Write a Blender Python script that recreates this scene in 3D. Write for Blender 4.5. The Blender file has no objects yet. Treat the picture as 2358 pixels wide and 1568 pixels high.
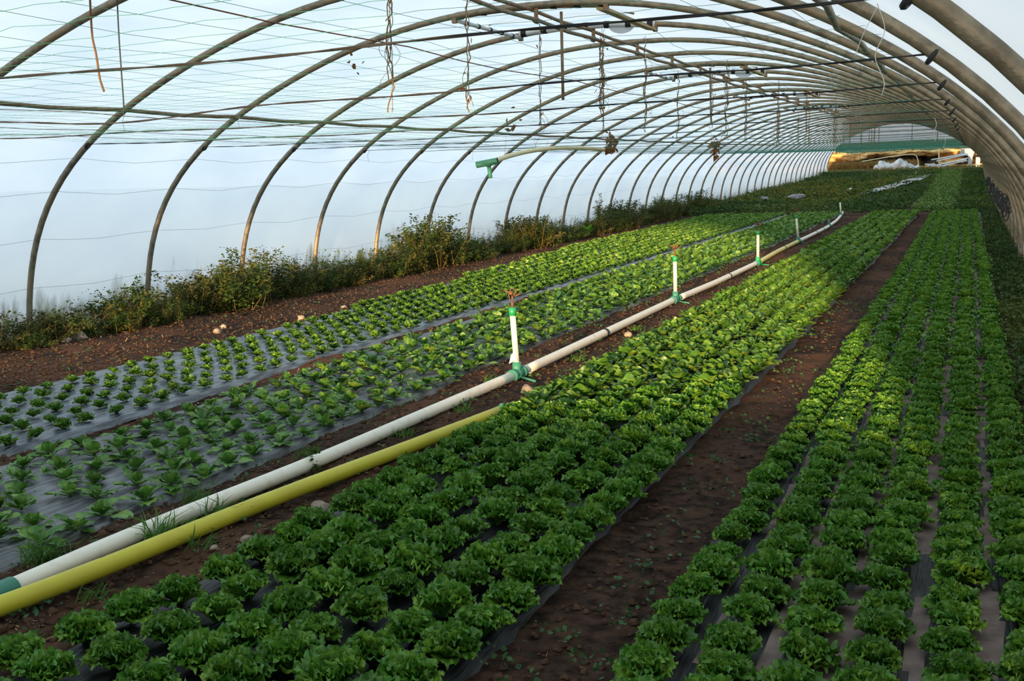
import bpy, math, random
import numpy as np
from mathutils import Vector, Matrix
R = random.Random(7)
NP = np.random.RandomState(11)
S = bpy.context.scene
COL = S.collection

# ------------------------------------------------------------------ camera
cam_d = bpy.data.cameras.new('camera'); cam = bpy.data.objects.new('camera', cam_d); COL.objects.link(cam)
F, YAW, PITCH, ROLL = 2571.15, 0.3869, 0.10829, -0.00672
CAMP = Vector((4.49324, 0.0, 1.65452))
cy, sy, cp, sp = math.cos(YAW), math.sin(YAW), math.cos(PITCH), math.sin(PITCH)
fw = Vector((-sy*cp, cy*cp, -sp)); rt = Vector((cy, sy, 0)); up = rt.cross(fw)
r2 = math.cos(ROLL)*rt + math.sin(ROLL)*up; u2 = -math.sin(ROLL)*rt + math.cos(ROLL)*up
cam.matrix_world = Matrix(((r2.x, u2.x, -fw.x, CAMP.x), (r2.y, u2.y, -fw.y, CAMP.y), (r2.z, u2.z, -fw.z, CAMP.z), (0, 0, 0, 1)))
cam_d.sensor_width = 36; cam_d.lens = F/2358*36; cam_d.clip_end = 600; cam_d.clip_start = 0.05
S.camera = cam
S.view_settings.view_transform = 'Standard'; S.view_settings.look = 'None'; S.view_settings.gamma = 1
S.view_settings.use_curve_mapping = False
S.view_settings.exposure = 0.0

# ------------------------------------------------------------------ sky and sun
w = bpy.data.worlds.new('sky'); S.world = w; w.use_nodes = True
nt = w.node_tree; nt.nodes.clear()
o_ = nt.nodes.new('ShaderNodeOutputWorld'); bg = nt.nodes.new('ShaderNodeBackground')
tc = nt.nodes.new('ShaderNodeTexCoord'); sx = nt.nodes.new('ShaderNodeSeparateXYZ'); rp = nt.nodes.new('ShaderNodeValToRGB')
nt.links.new(tc.outputs['Generated'], sx.inputs[0]); nt.links.new(sx.outputs['Z'], rp.inputs[0])
rp.color_ramp.elements[0].position = 0.0; rp.color_ramp.elements[0].color = (1.0, 0.92, 0.92, 1)
rp.color_ramp.elements[1].position = 1.0; rp.color_ramp.elements[1].color = (0.55, 0.88, 1.0, 1)
e = rp.color_ramp.elements.new(0.35); e.color = (0.86, 0.92, 1.0, 1)
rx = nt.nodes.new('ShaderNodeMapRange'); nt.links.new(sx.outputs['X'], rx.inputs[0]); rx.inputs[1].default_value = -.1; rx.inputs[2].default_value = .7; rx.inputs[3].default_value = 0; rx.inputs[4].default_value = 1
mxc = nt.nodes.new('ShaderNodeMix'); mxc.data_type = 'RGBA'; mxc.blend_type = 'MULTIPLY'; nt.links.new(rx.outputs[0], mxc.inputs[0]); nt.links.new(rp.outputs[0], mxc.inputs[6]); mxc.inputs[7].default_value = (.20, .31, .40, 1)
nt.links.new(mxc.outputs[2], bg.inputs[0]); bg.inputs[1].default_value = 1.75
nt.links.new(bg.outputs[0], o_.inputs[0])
SUN_EL, SUN_AZ = math.radians(3.4), math.radians(6.0)
sd = bpy.data.lights.new('sun', 'SUN'); sun = bpy.data.objects.new('sun', sd); COL.objects.link(sun)
sdir = Vector((-math.sin(SUN_AZ)*math.cos(SUN_EL), math.cos(SUN_AZ)*math.cos(SUN_EL), -math.sin(SUN_EL)))
sun.rotation_euler = sdir.to_track_quat('-Z', 'Y').to_euler()
sd.energy = 11; sd.angle = math.radians(1.2); sd.color = (1.0, 0.66, 0.34)

# ------------------------------------------------------------------ the lie of the land and the tunnel section
def g(Y):
    Yc = np.clip(Y, -12, 92)
    return 0.0427*Yc + 0.00275*(Yc/10)**2 + 0.00161*(Yc/10)**3
CT = 0.00985
def gz(X, Y): return g(Y) + CT*X
HY = lambda i: 5.558 + 2.0*i
W0, H0, PA, PB, E0, E1, E2 = 5.30819, 3.39724, 2.22605, 2.11328, 0.00678, -0.01, -0.00079
def prof(t):                      # t = 0 right foot .. pi left foot
    c, s = np.cos(t), np.abs(np.sin(t))
    m = 1 + E0*np.cos(4*t) + E1*np.cos(6*t) + E2*np.cos(8*t)
    return W0*np.sign(c)*np.abs(c)**(2/PA)*m, H0*s**(2/PB)*m
_t = np.linspace(0, math.pi/2, 400); _px, _pz = prof(_t)
def xat(z): return float(np.interp(z, _pz, _px))
def zat(x): return float(np.interp(-abs(x), -_px, _pz))

# ------------------------------------------------------------------ helpers
def tag(o, label=None, cat=None, group=None, kind=None):
    if label: o['label'] = label
    if cat: o['category'] = cat
    if group: o['group'] = group
    if kind: o['kind'] = kind
    return o
def mesh(name, V, Fc, mats, mi=None, smooth=True):
    me = bpy.data.meshes.new(name)
    V = np.asarray(V, np.float32).reshape(-1, 3)
    if isinstance(Fc, np.ndarray):
        n, k = Fc.shape
        me.vertices.add(len(V)); me.vertices.foreach_set('co', V.ravel())
        me.loops.add(n*k); me.loops.foreach_set('vertex_index', Fc.astype(np.int32).ravel())
        me.polygons.add(n); me.polygons.foreach_set('loop_start', np.arange(n, dtype=np.int32)*k)
        me.polygons.foreach_set('loop_total', np.full(n, k, np.int32))
        me.update(calc_edges=True)
    else:
        me.from_pydata([tuple(map(float, v)) for v in V], [], Fc); me.update()
    for m in (mats if isinstance(mats, (list, tuple)) else [mats]): me.materials.append(m)
    if mi is not None: me.polygons.foreach_set('material_index', np.asarray(mi, np.int32))
    if smooth: me.polygons.foreach_set('use_smooth', np.ones(len(me.polygons), bool))
    return me
def link(name, me, parent=None, loc=(0, 0, 0), rot=(0, 0, 0), scale=None):
    o = bpy.data.objects.new(name, me); COL.objects.link(o); o.location = loc; o.rotation_euler = rot
    if scale is not None: o.scale = (scale,)*3 if not hasattr(scale, '__len__') else scale
    if parent: o.parent = parent
    return o
class MB:
    def __init__(s): s.V = []; s.F = []; s.M = []; s.n = 0
    def add(s, V, Fc, m=0):
        V = np.asarray(V, float).reshape(-1, 3)
        for f in Fc: s.F.append([int(i)+s.n for i in f]); s.M.append(m)
        s.V.append(V); s.n += len(V)
    def tube(s, P, r, n=8, m=0, cap=True, jit=0):
        P = np.asarray(P, float); k = len(P); rr = np.full(k, r) if np.isscalar(r) else np.asarray(r, float)
        T = np.gradient(P, axis=0); T /= np.linalg.norm(T, axis=1)[:, None]+1e-12
        a = np.array([0, 0, 1.]) if abs(T[0][2]) < .9 else np.array([1., 0, 0])
        u = np.cross(a, T[0]); u /= np.linalg.norm(u); V = []
        for j in range(k):
            u = u - T[j]*(u@T[j]); u /= np.linalg.norm(u)+1e-12; v = np.cross(T[j], u)
            for q in range(n):
                A = 2*math.pi*q/n; V.append(P[j]+rr[j]*(math.cos(A)*u+math.sin(A)*v))
        Fc = [(j*n+q, j*n+(q+1) % n, (j+1)*n+(q+1) % n, (j+1)*n+q) for j in range(k-1) for q in range(n)]
        if cap: Fc += [tuple(range(n))[::-1], tuple(range((k-1)*n, k*n))]
        s.add(V, Fc, m); return s
    def box(s, c, d, m=0, rz=0, rx=0, ry=0):
        V = np.array([[x, y, z] for x in (-.5, .5) for y in (-.5, .5) for z in (-.5, .5)])*np.array(d)
        Mx = np.array(Matrix.Rotation(rz, 3, 'Z')@Matrix.Rotation(ry, 3, 'Y')@Matrix.Rotation(rx, 3, 'X'))
        s.add(V@Mx.T+np.array(c), [(0, 1, 3, 2), (4, 6, 7, 5), (0, 4, 5, 1), (2, 3, 7, 6), (0, 2, 6, 4), (1, 5, 7, 3)], m); return s
    def blob(s, c, r, m=0, seed=0, nu=10, nv=7, rough=.25):
        rs = np.random.RandomState(seed); V = []; k = rs.randn(6, 3); ph = rs.rand(6)*6
        for a in range(nv+1):
            for b in range(nu):
                th = math.pi*a/nv; p = 2*math.pi*b/nu
                d = np.array([math.sin(th)*math.cos(p), math.sin(th)*math.sin(p), math.cos(th)])
                f = 1+rough*np.mean(np.sin(2.2*(k@d)+ph))*2
                V.append(d*f*np.array(r)+np.array(c))
        Fc = [(a*nu+b, (a+1)*nu+b, (a+1)*nu+(b+1) % nu, a*nu+(b+1) % nu) for a in range(nv) for b in range(nu)]
        s.add(V, Fc, m); return s
    def mesh(s, name, mats, smooth=True): return mesh(name, np.concatenate(s.V), s.F, mats, s.M, smooth)
    def obj(s, name, mats, parent=None, smooth=True, loc=None):
        V = np.concatenate(s.V)
        if loc is None and parent is not None: 
            loc = (0, 0, 0); p_ = parent
            while p_ is not None: V = V - np.array(p_.location); p_ = p_.parent
        elif loc is None: loc = (0, 0, 0)
        else: V = V - np.array(loc)
        o = link(name, mesh(name, V, s.F, mats, s.M, smooth), parent, loc); return o
def empty(name, loc, label=None, cat=None, group=None):
    o = bpy.data.objects.new(name, None); COL.objects.link(o); o.location = tuple(map(float, loc)); o.empty_display_size = .1
    return tag(o, label, cat, group)
def grid_mesh(xs, ys, zf):
    X, Y = np.meshgrid(xs, ys); Z = zf(X, Y); V = np.stack([X, Y, Z], -1).reshape(-1, 3)
    nx, ny = len(xs), len(ys); a = (np.arange(ny-1)[:, None]*nx+np.arange(nx-1)[None]).ravel()
    return V, np.stack([a, a+1, a+nx+1, a+nx], 1)
# cheap smooth noise
def vnoise(X, Y, sc, seed=0):
    rs = np.random.RandomState(seed); T = rs.rand(64, 64)
    x = X/sc; y = Y/sc; xi = np.floor(x).astype(int); yi = np.floor(y).astype(int); fx = x-xi; fy = y-yi
    fx = fx*fx*(3-2*fx); fy = fy*fy*(3-2*fy)
    t = lambda a, b: T[a % 64, b % 64]
    return (t(xi, yi)*(1-fx)+t(xi+1, yi)*fx)*(1-fy)+(t(xi, yi+1)*(1-fx)+t(xi+1, yi+1)*fx)*fy-.5
ORD = ['nearest', 'second', 'third', 'fourth', 'fifth', 'sixth', 'seventh', 'eighth', 'ninth', 'tenth', 'eleventh', 'twelfth', 'thirteenth', 'fourteenth', 'fifteenth', 'sixteenth', 'seventeenth', 'eighteenth', 'nineteenth', 'twentieth']
TENS = {2: 'twenty', 3: 'thirty', 4: 'forty'}
def ordinal(k):
    if k < 20: return ORD[k]
    n = k+1; t, u = divmod(n, 10)
    return (TENS[t][:-1]+'ieth') if u == 0 else TENS[t]+'-'+['', 'first', 'second', 'third', 'fourth', 'fifth', 'sixth', 'seventh', 'eighth', 'ninth'][u]

# ------------------------------------------------------------------ materials
def mat(name, c1, c2=None, scale=5, rough=.6, spec=.3, bump=0, bscale=None, c3=None, s3=1.3, vec=None, transl=0, rnd=0, metal=0, detail=5, lo=.35, hi=.65, coat=0):
    m = bpy.data.materials.new(name); m.use_nodes = True; t = m.node_tree; N = t.nodes; L = t.links
    b = N['Principled BSDF']; out = N['Material Output']
    b.inputs['Roughness'].default_value = rough; b.inputs['Specular IOR Level'].default_value = spec; b.inputs['Metallic'].default_value = metal
    if coat: b.inputs['Coat Weight'].default_value = coat
    tcn = N.new('ShaderNodeTexCoord'); src = tcn.outputs['Object']
    if vec:
        mp = N.new('ShaderNodeMapping'); mp.inputs['Scale'].default_value = vec; L.new(src, mp.inputs[0]); src = mp.outputs[0]
    def noise(sc, det=detail):
        n = N.new('ShaderNodeTexNoise'); n.inputs['Scale'].default_value = sc; n.inputs['Detail'].default_value = det; L.new(src, n.inputs['Vector']); return n
    col = None
    if c2:
        n = noise(scale); r = N.new('ShaderNodeValToRGB'); L.new(n.outputs['Fac'], r.inputs[0])
        r.color_ramp.elements[0].position = lo; r.color_ramp.elements[1].position = hi
        r.color_ramp.elements[0].color = (*c1, 1); r.color_ramp.elements[1].color = (*c2, 1); col = r.outputs[0]
        if c3:
            n3 = noise(s3); r3 = N.new('ShaderNodeValToRGB'); L.new(n3.outputs['Fac'], r3.inputs[0])
            r3.color_ramp.elements[0].position = .48; r3.color_ramp.elements[1].position = .62
            mx = N.new('ShaderNodeMix'); mx.data_type = 'RGBA'; L.new(r3.outputs[0], mx.inputs[0]); L.new(col, mx.inputs[6]); mx.inputs[7].default_value = (*c3, 1); col = mx.outputs[2]
    if rnd:
        oi = N.new('ShaderNodeObjectInfo'); hs = N.new('ShaderNodeHueSaturation'); mr = N.new('ShaderNodeMapRange')
        L.new(oi.outputs['Random'], mr.inputs[0]); mr.inputs[3].default_value = 1-rnd; mr.inputs[4].default_value = 1+rnd; L.new(mr.outputs[0], hs.inputs['Value'])
        if col: L.new(col, hs.inputs['Color'])
        else: hs.inputs['Color'].default_value = (*c1, 1)
        col = hs.outputs[0]
    if col: L.new(col, b.inputs['Base Color'])
    else: b.inputs['Base Color'].default_value = (*c1, 1)
    if bump:
        nb = noise(bscale or scale*3); bp = N.new('ShaderNodeBump'); bp.inputs['Strength'].default_value = bump; bp.inputs['Distance'].default_value = .02
        L.new(nb.outputs['Fac'], bp.inputs['Height']); L.new(bp.outputs[0], b.inputs['Normal'])
    if transl:
        tr = N.new('ShaderNodeBsdfTranslucent'); mxs = N.new('ShaderNodeMixShader'); mxs.inputs[0].default_value = transl
        if col: L.new(col, tr.inputs[0])
        else: tr.inputs[0].default_value = (*c1, 1)
        L.new(b.outputs[0], mxs.inputs[1]); L.new(tr.outputs[0], mxs.inputs[2]); L.new(mxs.outputs[0], out.inputs[0])
    m['_p'] = 1
    return m

def film_mat(name, dirt=True, tint=(.86, .90, .93), transp=.07):
    m = bpy.data.materials.new(name); m.use_nodes = True; t = m.node_tree; N = t.nodes; L = t.links; N.clear()
    out = N.new('ShaderNodeOutputMaterial'); tcn = N.new('ShaderNodeTexCoord')
    mp = N.new('ShaderNodeMapping'); mp.inputs['Scale'].default_value = (1, .35, .6); L.new(tcn.outputs['Object'], mp.inputs[0])
    n = N.new('ShaderNodeTexNoise'); n.inputs['Scale'].default_value = 2.2; n.inputs['Detail'].default_value = 6; L.new(mp.outputs[0], n.inputs[0])
    r = N.new('ShaderNodeValToRGB'); L.new(n.outputs[0], r.inputs[0])
    r.color_ramp.elements[0].position = .3; r.color_ramp.elements[1].position = .7
    r.color_ramp.elements[0].color = (tint[0]*.88, tint[1]*.9, tint[2]*.95, 1); r.color_ramp.elements[1].color = (*tint, 1)
    col = r.outputs[0]
    if dirt:                       # mud and algae splashed on the foot of the sheet: uses a vertex attribute holding the height above the soil
        at = N.new('ShaderNodeAttribute'); at.attribute_name = 'height'
        mp2 = N.new('ShaderNodeMapping'); mp2.inputs['Scale'].default_value = (3, 3, .8); L.new(tcn.outputs['Object'], mp2.inputs[0])
        n2 = N.new('ShaderNodeTexNoise'); n2.inputs['Scale'].default_value = 1.6; n2.inputs['Detail'].default_value = 7; n2.inputs['Roughness'].default_value = .65; L.new(mp2.outputs[0], n2.inputs[0])
        ad = N.new('ShaderNodeMath'); ad.operation = 'MULTIPLY_ADD'; L.new(n2.outputs[0], ad.inputs[0]); ad.inputs[1].default_value = -1.4; L.new(at.outputs['Fac'], ad.inputs[2])
        r2_ = N.new('ShaderNodeValToRGB'); L.new(ad.outputs[0], r2_.inputs[0]); mr = r2_.color_ramp
        mr.elements[0].position = 0; mr.elements[0].color = (1, 1, 1, 1); mr.elements[1].position = .12; mr.elements[1].color = (0, 0, 0, 1)
        sh = N.new('ShaderNodeMath'); sh.operation = 'MULTIPLY_ADD'; sh.inputs[1].default_value = .35; sh.inputs[2].default_value = .2; L.new(ad.outputs[0], sh.inputs[0])
        L.new(sh.outputs[0], r2_.inputs[0])
        mx = N.new('ShaderNodeMix'); mx.data_type = 'RGBA'; L.new(r2_.outputs[0], mx.inputs[0]); L.new(col, mx.inputs[6]); mx.inputs[7].default_value = (.22, .24, .17, 1); col = mx.outputs[2]
    tr = N.new('ShaderNodeBsdfTranslucent'); df = N.new('ShaderNodeBsdfDiffuse'); tp = N.new('ShaderNodeBsdfTransparent'); gl = N.new('ShaderNodeBsdfGlossy')
    gl.inputs['Roughness'].default_value = .35
    L.new(col, tr.inputs[0]); L.new(col, df.inputs[0]); L.new(col, tp.inputs[0])
    a = N.new('ShaderNodeMixShader'); a.inputs[0].default_value = .28; L.new(tr.outputs[0], a.inputs[1]); L.new(df.outputs[0], a.inputs[2])
    b = N.new('ShaderNodeMixShader'); b.inputs[0].default_value = transp; L.new(a.outputs[0], b.inputs[1]); L.new(tp.outputs[0], b.inputs[2])
    c = N.new('ShaderNodeMixShader'); c.inputs[0].default_value = .04; L.new(b.outputs[0], c.inputs[1]); L.new(gl.outputs[0], c.inputs[2])
    L.new(c.outputs[0], out.inputs[0]); return m

M = {}
M['film'] = film_mat('polythene')
M['filmc'] = film_mat('polythene_far', dirt=False, tint=(.74, .74, .76))
M['soil'] = mat('soil', (.016, .009, .006), (.070, .038, .024), 14, .95, .1, bump=1.0, bscale=45, c3=(.095, .046, .026), s3=.8)
M['soil_b'] = mat('soil_clod', (.05, .028, .018), (.10, .055, .032), 20, .95, .1, bump=.5)
M['straw'] = mat('straw', (.30, .20, .11), (.16, .10, .06), 12, .8, .2, rnd=.3)
M['steel'] = mat('galvanised_steel', (.15, .125, .085), (.29, .245, .17), 14, .48, .5, bump=.25, bscale=60, c3=(.26, .20, .125), s3=3, metal=.3)
M['steel_r'] = mat('weathered_steel', (.17, .10, .06), (.27, .18, .10), 18, .6, .3, bump=.2, metal=.0)
M['wire'] = mat('dark_wire', (.025, .028, .03), rough=.6)
M['rust'] = mat('rusty_wire', (.20, .09, .03), (.10, .06, .04), 10, .8, .2)
M['thin'] = mat('thin_wire', (.30, .26, .24), rough=.6)
M['netg'] = mat('green_net', (.05, .30, .20), rough=.6, transl=.25)
M['netband'] = mat('green_net_band', (.10, .17, .11), (.16, .30, .20), 9, .8, .1, transl=.3)
M['mulch1'] = mat('mulch_blue_black', (.012, .015, .022), (.20, .225, .255), 4.0, .25, .8, bump=.7, bscale=5, vec=(9, .8, 1), lo=.42, hi=.72)  # pale bluish streaks paint the film's reflections into its colour
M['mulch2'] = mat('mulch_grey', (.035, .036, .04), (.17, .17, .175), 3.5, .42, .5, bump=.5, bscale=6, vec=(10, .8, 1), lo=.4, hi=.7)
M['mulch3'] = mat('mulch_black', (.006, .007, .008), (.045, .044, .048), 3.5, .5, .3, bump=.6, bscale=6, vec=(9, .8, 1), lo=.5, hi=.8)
M['silt'] = mat('dried_silt', (.15, .11, .098), (.22, .165, .145), 16, .8, .2)
M['white'] = mat('white_pvc', (.80, .74, .62), (.66, .59, .46), 14, .35, .5, lo=.5, hi=.8)
M['cream'] = mat('cream_pvc', (.85, .72, .42), (.75, .6, .33), 6, .4, .5)
M['yellow'] = mat('yellow_pvc', (.56, .50, .03), (.50, .43, .03), 5, .45, .4)
M['yellow2'] = mat('pale_yellow_pvc', (.70, .60, .16), (.6, .5, .14), 5, .45, .4)
M['green'] = mat('green_plastic', (.02, .34, .11), (.015, .26, .09), 8, .4, .5)
M['dgreen'] = mat('dull_green_plastic', (.035, .19, .13), (.05, .24, .16), 8, .5, .4)
M['bag'] = mat('white_plastic_bag', (.78, .80, .80), rough=.4, transl=.2)
M['black'] = mat('black_tape', (.012, .012, .014), rough=.5)
M['brown'] = mat('rusted_head', (.12, .06, .035), (.2, .09, .05), 30, .7, .3)
M['wood'] = mat('pale_wood', (.52, .36, .17), (.40, .26, .12), 6, .7, .2, vec=(8, 8, 1))
M['rock'] = mat('stone', (.20, .15, .11), (.36, .29, .22), 16, .9, .2, bump=.5)
M['ink'] = mat('print_ink', (.07, .07, .02))
M['vine'] = mat('dry_vine', (.20, .13, .06), (.33, .19, .08), 12, .8, .2, transl=.2)
M['vineleaf'] = mat('dead_leaf', (.34, .14, .04), (.22, .12, .05), 10, .8, .2, transl=.3)
M['string'] = mat('white_string', (.75, .73, .66), rough=.7, transl=.2)
M['grass'] = mat('grass', (.05, .14, .02), (.09, .20, .03), 6, .6, .3, transl=.3, rnd=.2)
M['weed'] = mat('weed_leaf', (.024, .055, .006), (.065, .10, .014), 5, .6, .3, transl=.3, rnd=.25, c3=(.15, .12, .03), s3=1.5)
M['weedd'] = mat('dark_weed_leaf', (.018, .05, .008), (.045, .10, .015), 1.2, .6, .3, transl=.25, rnd=.25, c3=(.09, .13, .02), s3=.45)
M['weedy'] = mat('yellowing_weed_leaf', (.16, .17, .02), (.26, .17, .04), 3, .7, .2, transl=.3, c3=(.10, .16, .02), s3=.6)
M['drygrass'] = mat('dry_grass', (.42, .24, .08), (.22, .13, .05), 5, .8, .2, transl=.3)
M['pale_l'] = mat('seedling_leaf', (.035, .09, .03), (.055, .13, .04), 8, .6, .3, transl=.2)
lm = dict(rough=.42, spec=.45, transl=.22, rnd=.16)
M['frill'] = mat('frilly_lettuce_leaf', (.036, .135, .012), (.10, .25, .022), 22, c3=(.17, .33, .034), s3=9, **lm)
M['butter'] = mat('smooth_lettuce_leaf', (.035, .12, .014), (.10, .22, .025), 16, c3=(.18, .28, .035), s3=7, **lm)
M['young'] = mat('young_lettuce_leaf', (.060, .165, .018), (.14, .29, .035), 18, c3=(.21, .34, .05), s3=8, **lm)
M['spoon'] = mat('spoon_lettuce_leaf', (.045, .14, .018), (.12, .26, .035), 14, c3=(.20, .33, .06), s3=8, **lm)
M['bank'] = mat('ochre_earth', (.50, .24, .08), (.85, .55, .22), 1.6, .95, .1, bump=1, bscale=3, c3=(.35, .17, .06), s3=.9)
M['dark'] = mat('painted_hollow_shade', (.025, .018, .012), (.06, .045, .03), 3, .95, .1, bump=1, bscale=4)  # shade in the hollows of the bank, painted as a colour
M['sheet'] = mat('crumpled_sheet', (.72, .66, .62), (.56, .54, .55), 2.5, .5, .3, transl=.15)
M['lime'] = mat('pale_concrete', (.50, .50, .50), (.34, .33, .32), 3, .8, .2, bump=.3)
M['gpipe'] = mat('grey_white_pipe', (.62, .64, .64), rough=.4)
M['field'] = mat('field_grass', (.26, .26, .18), (.36, .34, .24), .8, .9, .1)
M['sun_mask'] = mat('sun_mask_board', (.12, .11, .09), (.2, .18, .15), 3, .8, .2)  # only for the added boards that mask the sun behind the camera
M['scrap'] = mat('silvery_film_scrap', (.20, .19, .22), (.32, .31, .34), 4, .4, .4)

# ------------------------------------------------------------------ ground
BEDS = {1: (-3.85, -0.98, 37.5), 2: (-0.76, .72, 37.5), 3: (1.60, 3.04, 37.3), 4: (3.48, 4.84, 37.0)}
def bed1_left(Y): return np.interp(Y, [0, 9, 12.5, 17, 23, 38], [-2.68, -2.68, -2.72, -3.05, -3.62, -3.66])
def soil_h(X, Y):
    z = gz(X, Y) + .035*vnoise(X, Y, .7, 1) + .03*vnoise(X, Y, .23, 2) + .022*vnoise(X, Y, .09, 3)
    for k, (a, b, ye) in BEDS.items():
        aa = bed1_left(Y) if k == 1 else a
        inb = np.clip(np.minimum((X-aa)/.08, (b-X)/.08), 0, 1)*np.clip((ye-Y)/.3, 0, 1)
        z = z*(1-inb) + (gz(X, Y)-.02)*inb
    m = np.exp(-((X-.9)/.16)**2)*.035*np.clip((37-Y)/3, 0, 1)        # little earth ridge beside the white pipe
    return z+m*(.5+vnoise(X, Y, .5, 8))
ys = [-6.0]
while ys[-1] < 95: ys.append(ys[-1] + (.3 if ys[-1] < 2.2 else .05+max(0, ys[-1]-7)*.009))
V, Fc = grid_mesh(np.arange(-6.2, 6.21, .055), np.array(ys), soil_h)
fl = link('floor', mesh('floor', V, Fc, M['soil'])); tag(fl, 'dark brown earth floor of the polytunnel', 'ground', kind='structure')
def outz(X, Y):
    z = gz(np.clip(X, -30, 30), Y) - .12
    return z + np.clip(Y-110, 0, 60)*.05
V, Fc = grid_mesh(np.linspace(-90, 90, 60), np.linspace(-60, 180, 80), outz)
of = link('ground', mesh('ground', V, Fc, M['field'])); tag(of, 'grassy field outside around the polytunnel', 'ground', kind='structure')

# ------------------------------------------------------------------ mulch film on the four beds
def mulch(name, k, m, label, seed, amp):
    a, b, ye = BEDS[k]
    us = np.linspace(0, 1, 64); yy = [0.8]
    while yy[-1] < ye: yy.append(yy[-1]+.05+max(0, yy[-1]-7)*.01)
    yy[-1] = ye; yy = np.array(yy)
    U, Y = np.meshgrid(us, yy)
    L = (bed1_left(Y) if k == 1 else a) + .05*vnoise(Y*0, Y, 1.1, seed)+.03*vnoise(Y*0, Y, .3, seed+1)
    Rr = b + .05*vnoise(Y*0, Y, 1.3, seed+2)+.03*vnoise(Y*0, Y, .35, seed+3)
    X = L+(Rr-L)*U
    edge = np.minimum(U, 1-U)*(b-a)
    Z = gz(X, Y)+.034-.05*np.exp(-(edge/.03)**2) + amp*(vnoise(X, Y, .11, seed+4)*np.clip(vnoise(X, Y, 1.5, seed+5)+.6, 0, 1)) + amp*.7*vnoise(X*3.2, Y*.9, .12, seed+6)
    V = np.stack([X, Y, Z], -1).reshape(-1, 3); nx, ny = len(us), len(yy)
    q = (np.arange(ny-1)[:, None]*nx+np.arange(nx-1)[None]).ravel()
    Fq = np.stack([q, q+1, q+nx+1, q+nx], 1); mats = [m]; mi = None
    if k == 4:
        mats = [m, M['silt']]; cx = X.reshape(-1)[Fq].mean(1); cyy = Y.reshape(-1)[Fq].mean(1)
        s = np.zeros(len(Fq), bool)
        for j, (gx, wd) in enumerate([(4.605, .036), (4.385, .034), (4.155, .036), (3.945, .022), (3.73, .026), (4.86, .02)]):
            ww = .80*wd*np.clip(1.0+3.2*vnoise(cyy*0+j, cyy, .33, 40+j)-np.clip(cyy-6, 0, 30)*.03, 0, 2)
            s |= np.abs(cx-gx-.02*vnoise(cyy*0, cyy, .5, 60+j)) < ww
        mi = s.astype(int)
    o = link(name, mesh(name, V, Fq, mats, mi)); tag(o, label, 'mulch film'); return o
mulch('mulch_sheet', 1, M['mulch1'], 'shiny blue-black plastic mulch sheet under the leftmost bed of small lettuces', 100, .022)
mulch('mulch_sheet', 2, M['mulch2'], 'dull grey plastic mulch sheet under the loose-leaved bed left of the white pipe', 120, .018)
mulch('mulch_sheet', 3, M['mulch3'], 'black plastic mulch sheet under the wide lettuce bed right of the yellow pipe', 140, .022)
mulch('mulch_sheet', 4, M['mulch3'], 'black plastic mulch sheet with brown silt strips under the rightmost bed', 160, .012)

# ------------------------------------------------------------------ polythene skin, split into walls and ceiling
Z_SPLIT = 2.16
ysk = []
I0, I1 = -4, 40
for i in range(I0, I1):
    for k in range(4): ysk.append((HY(i)+.5*k, math.sin(math.pi*k/4)))
ysk.append((HY(I1), 0))
ta = np.linspace(0, math.pi, 97); PX, PZ = prof(ta)
tsp = int(np.argmin(np.abs(PZ[:48]-Z_SPLIT)))
def skin(name, k0, k1, label):
    V = []; hh = []
    for (Y, s) in ysk:
        off = .035-.02*s
        for k in range(k0, k1+1):
            x, z = PX[k], PZ[k]; l = math.hypot(x, z)
            zz = z+off*z/l-(.15 if k in (0, 96) else 0)
            xx = x+off*x/l+.012*math.sin(Y*1.7+k*.6)*s
            V.append((xx, Y, zz+g(Y)+CT*xx)); hh.append(z)
    n = k1-k0+1; a = (np.arange(len(ysk)-1)[:, None]*n+np.arange(n-1)[None]).ravel()
    me = mesh(name, V, np.stack([a, a+1, a+n+1, a+n], 1), M['film'])
    at = me.attributes.new('height', 'FLOAT', 'POINT'); at.data.foreach_set('value', np.array(hh, np.float32))
    o = link(name, me); tag(o, label, 'polythene sheet', kind='structure'); return o
skin('wall_right', 0, tsp, 'milky polythene sheet forming the right side of the tunnel')
skin('ceiling', tsp, 96-tsp, 'milky polythene sheet forming the vaulted roof of the tunnel')
skin('wall_left', 96-tsp, 96, 'milky polythene sheet forming the left side of the tunnel')

# unseen boarding added behind the camera to shape the low sun's beam, open above
def gable(name, Y, z0, z1, x0, x1, m, label):
    xs = sorted(set(list(np.linspace(x0, x1, 30)) + [sg*(xat(zq)+.02) for sg in (-1, 1) for zq in np.linspace(0, 1.2, 16) if x0 < sg*(xat(zq)+.02) < x1])); V = []; Fc = []
    for x in xs:
        top = min(z1, zat(x)+.034); b = min(z0, top-.01)
        for dy in (0, .05): V += [(x, Y+dy, b+g(Y)+CT*x), (x, Y+dy, top+g(Y)+CT*x)]
    for k in range(len(xs)-1):
        a = 4*k; b = a+4; Fc += [(a, b, b+1, a+1), (a+2, a+3, b+3, b+2), (a+1, b+1, b+3, a+3), (a, a+2, b+2, b)]
    o = link(name, mesh(name, V, Fc, m, smooth=False)); tag(o, label, 'end wall', kind='structure')
gable('sun_mask_low', HY(-4)+.02, -.1, 1.05, -5.32, 5.32, M['sun_mask'], 'added low boarding, out of view at the near end, masking the low sun')
gable('sun_mask_left', HY(-4)+.09, 1.06, 3.3, -5.15, -3.55, M['sun_mask'], 'added left boarding, out of view at the near end, masking the low sun')
gable('wall_front', HY(I1)-.05, 2.13, 3.5, -4.3, 4.3, M['filmc'], 'greyish polythene gable over the open far end of the tunnel')

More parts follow.
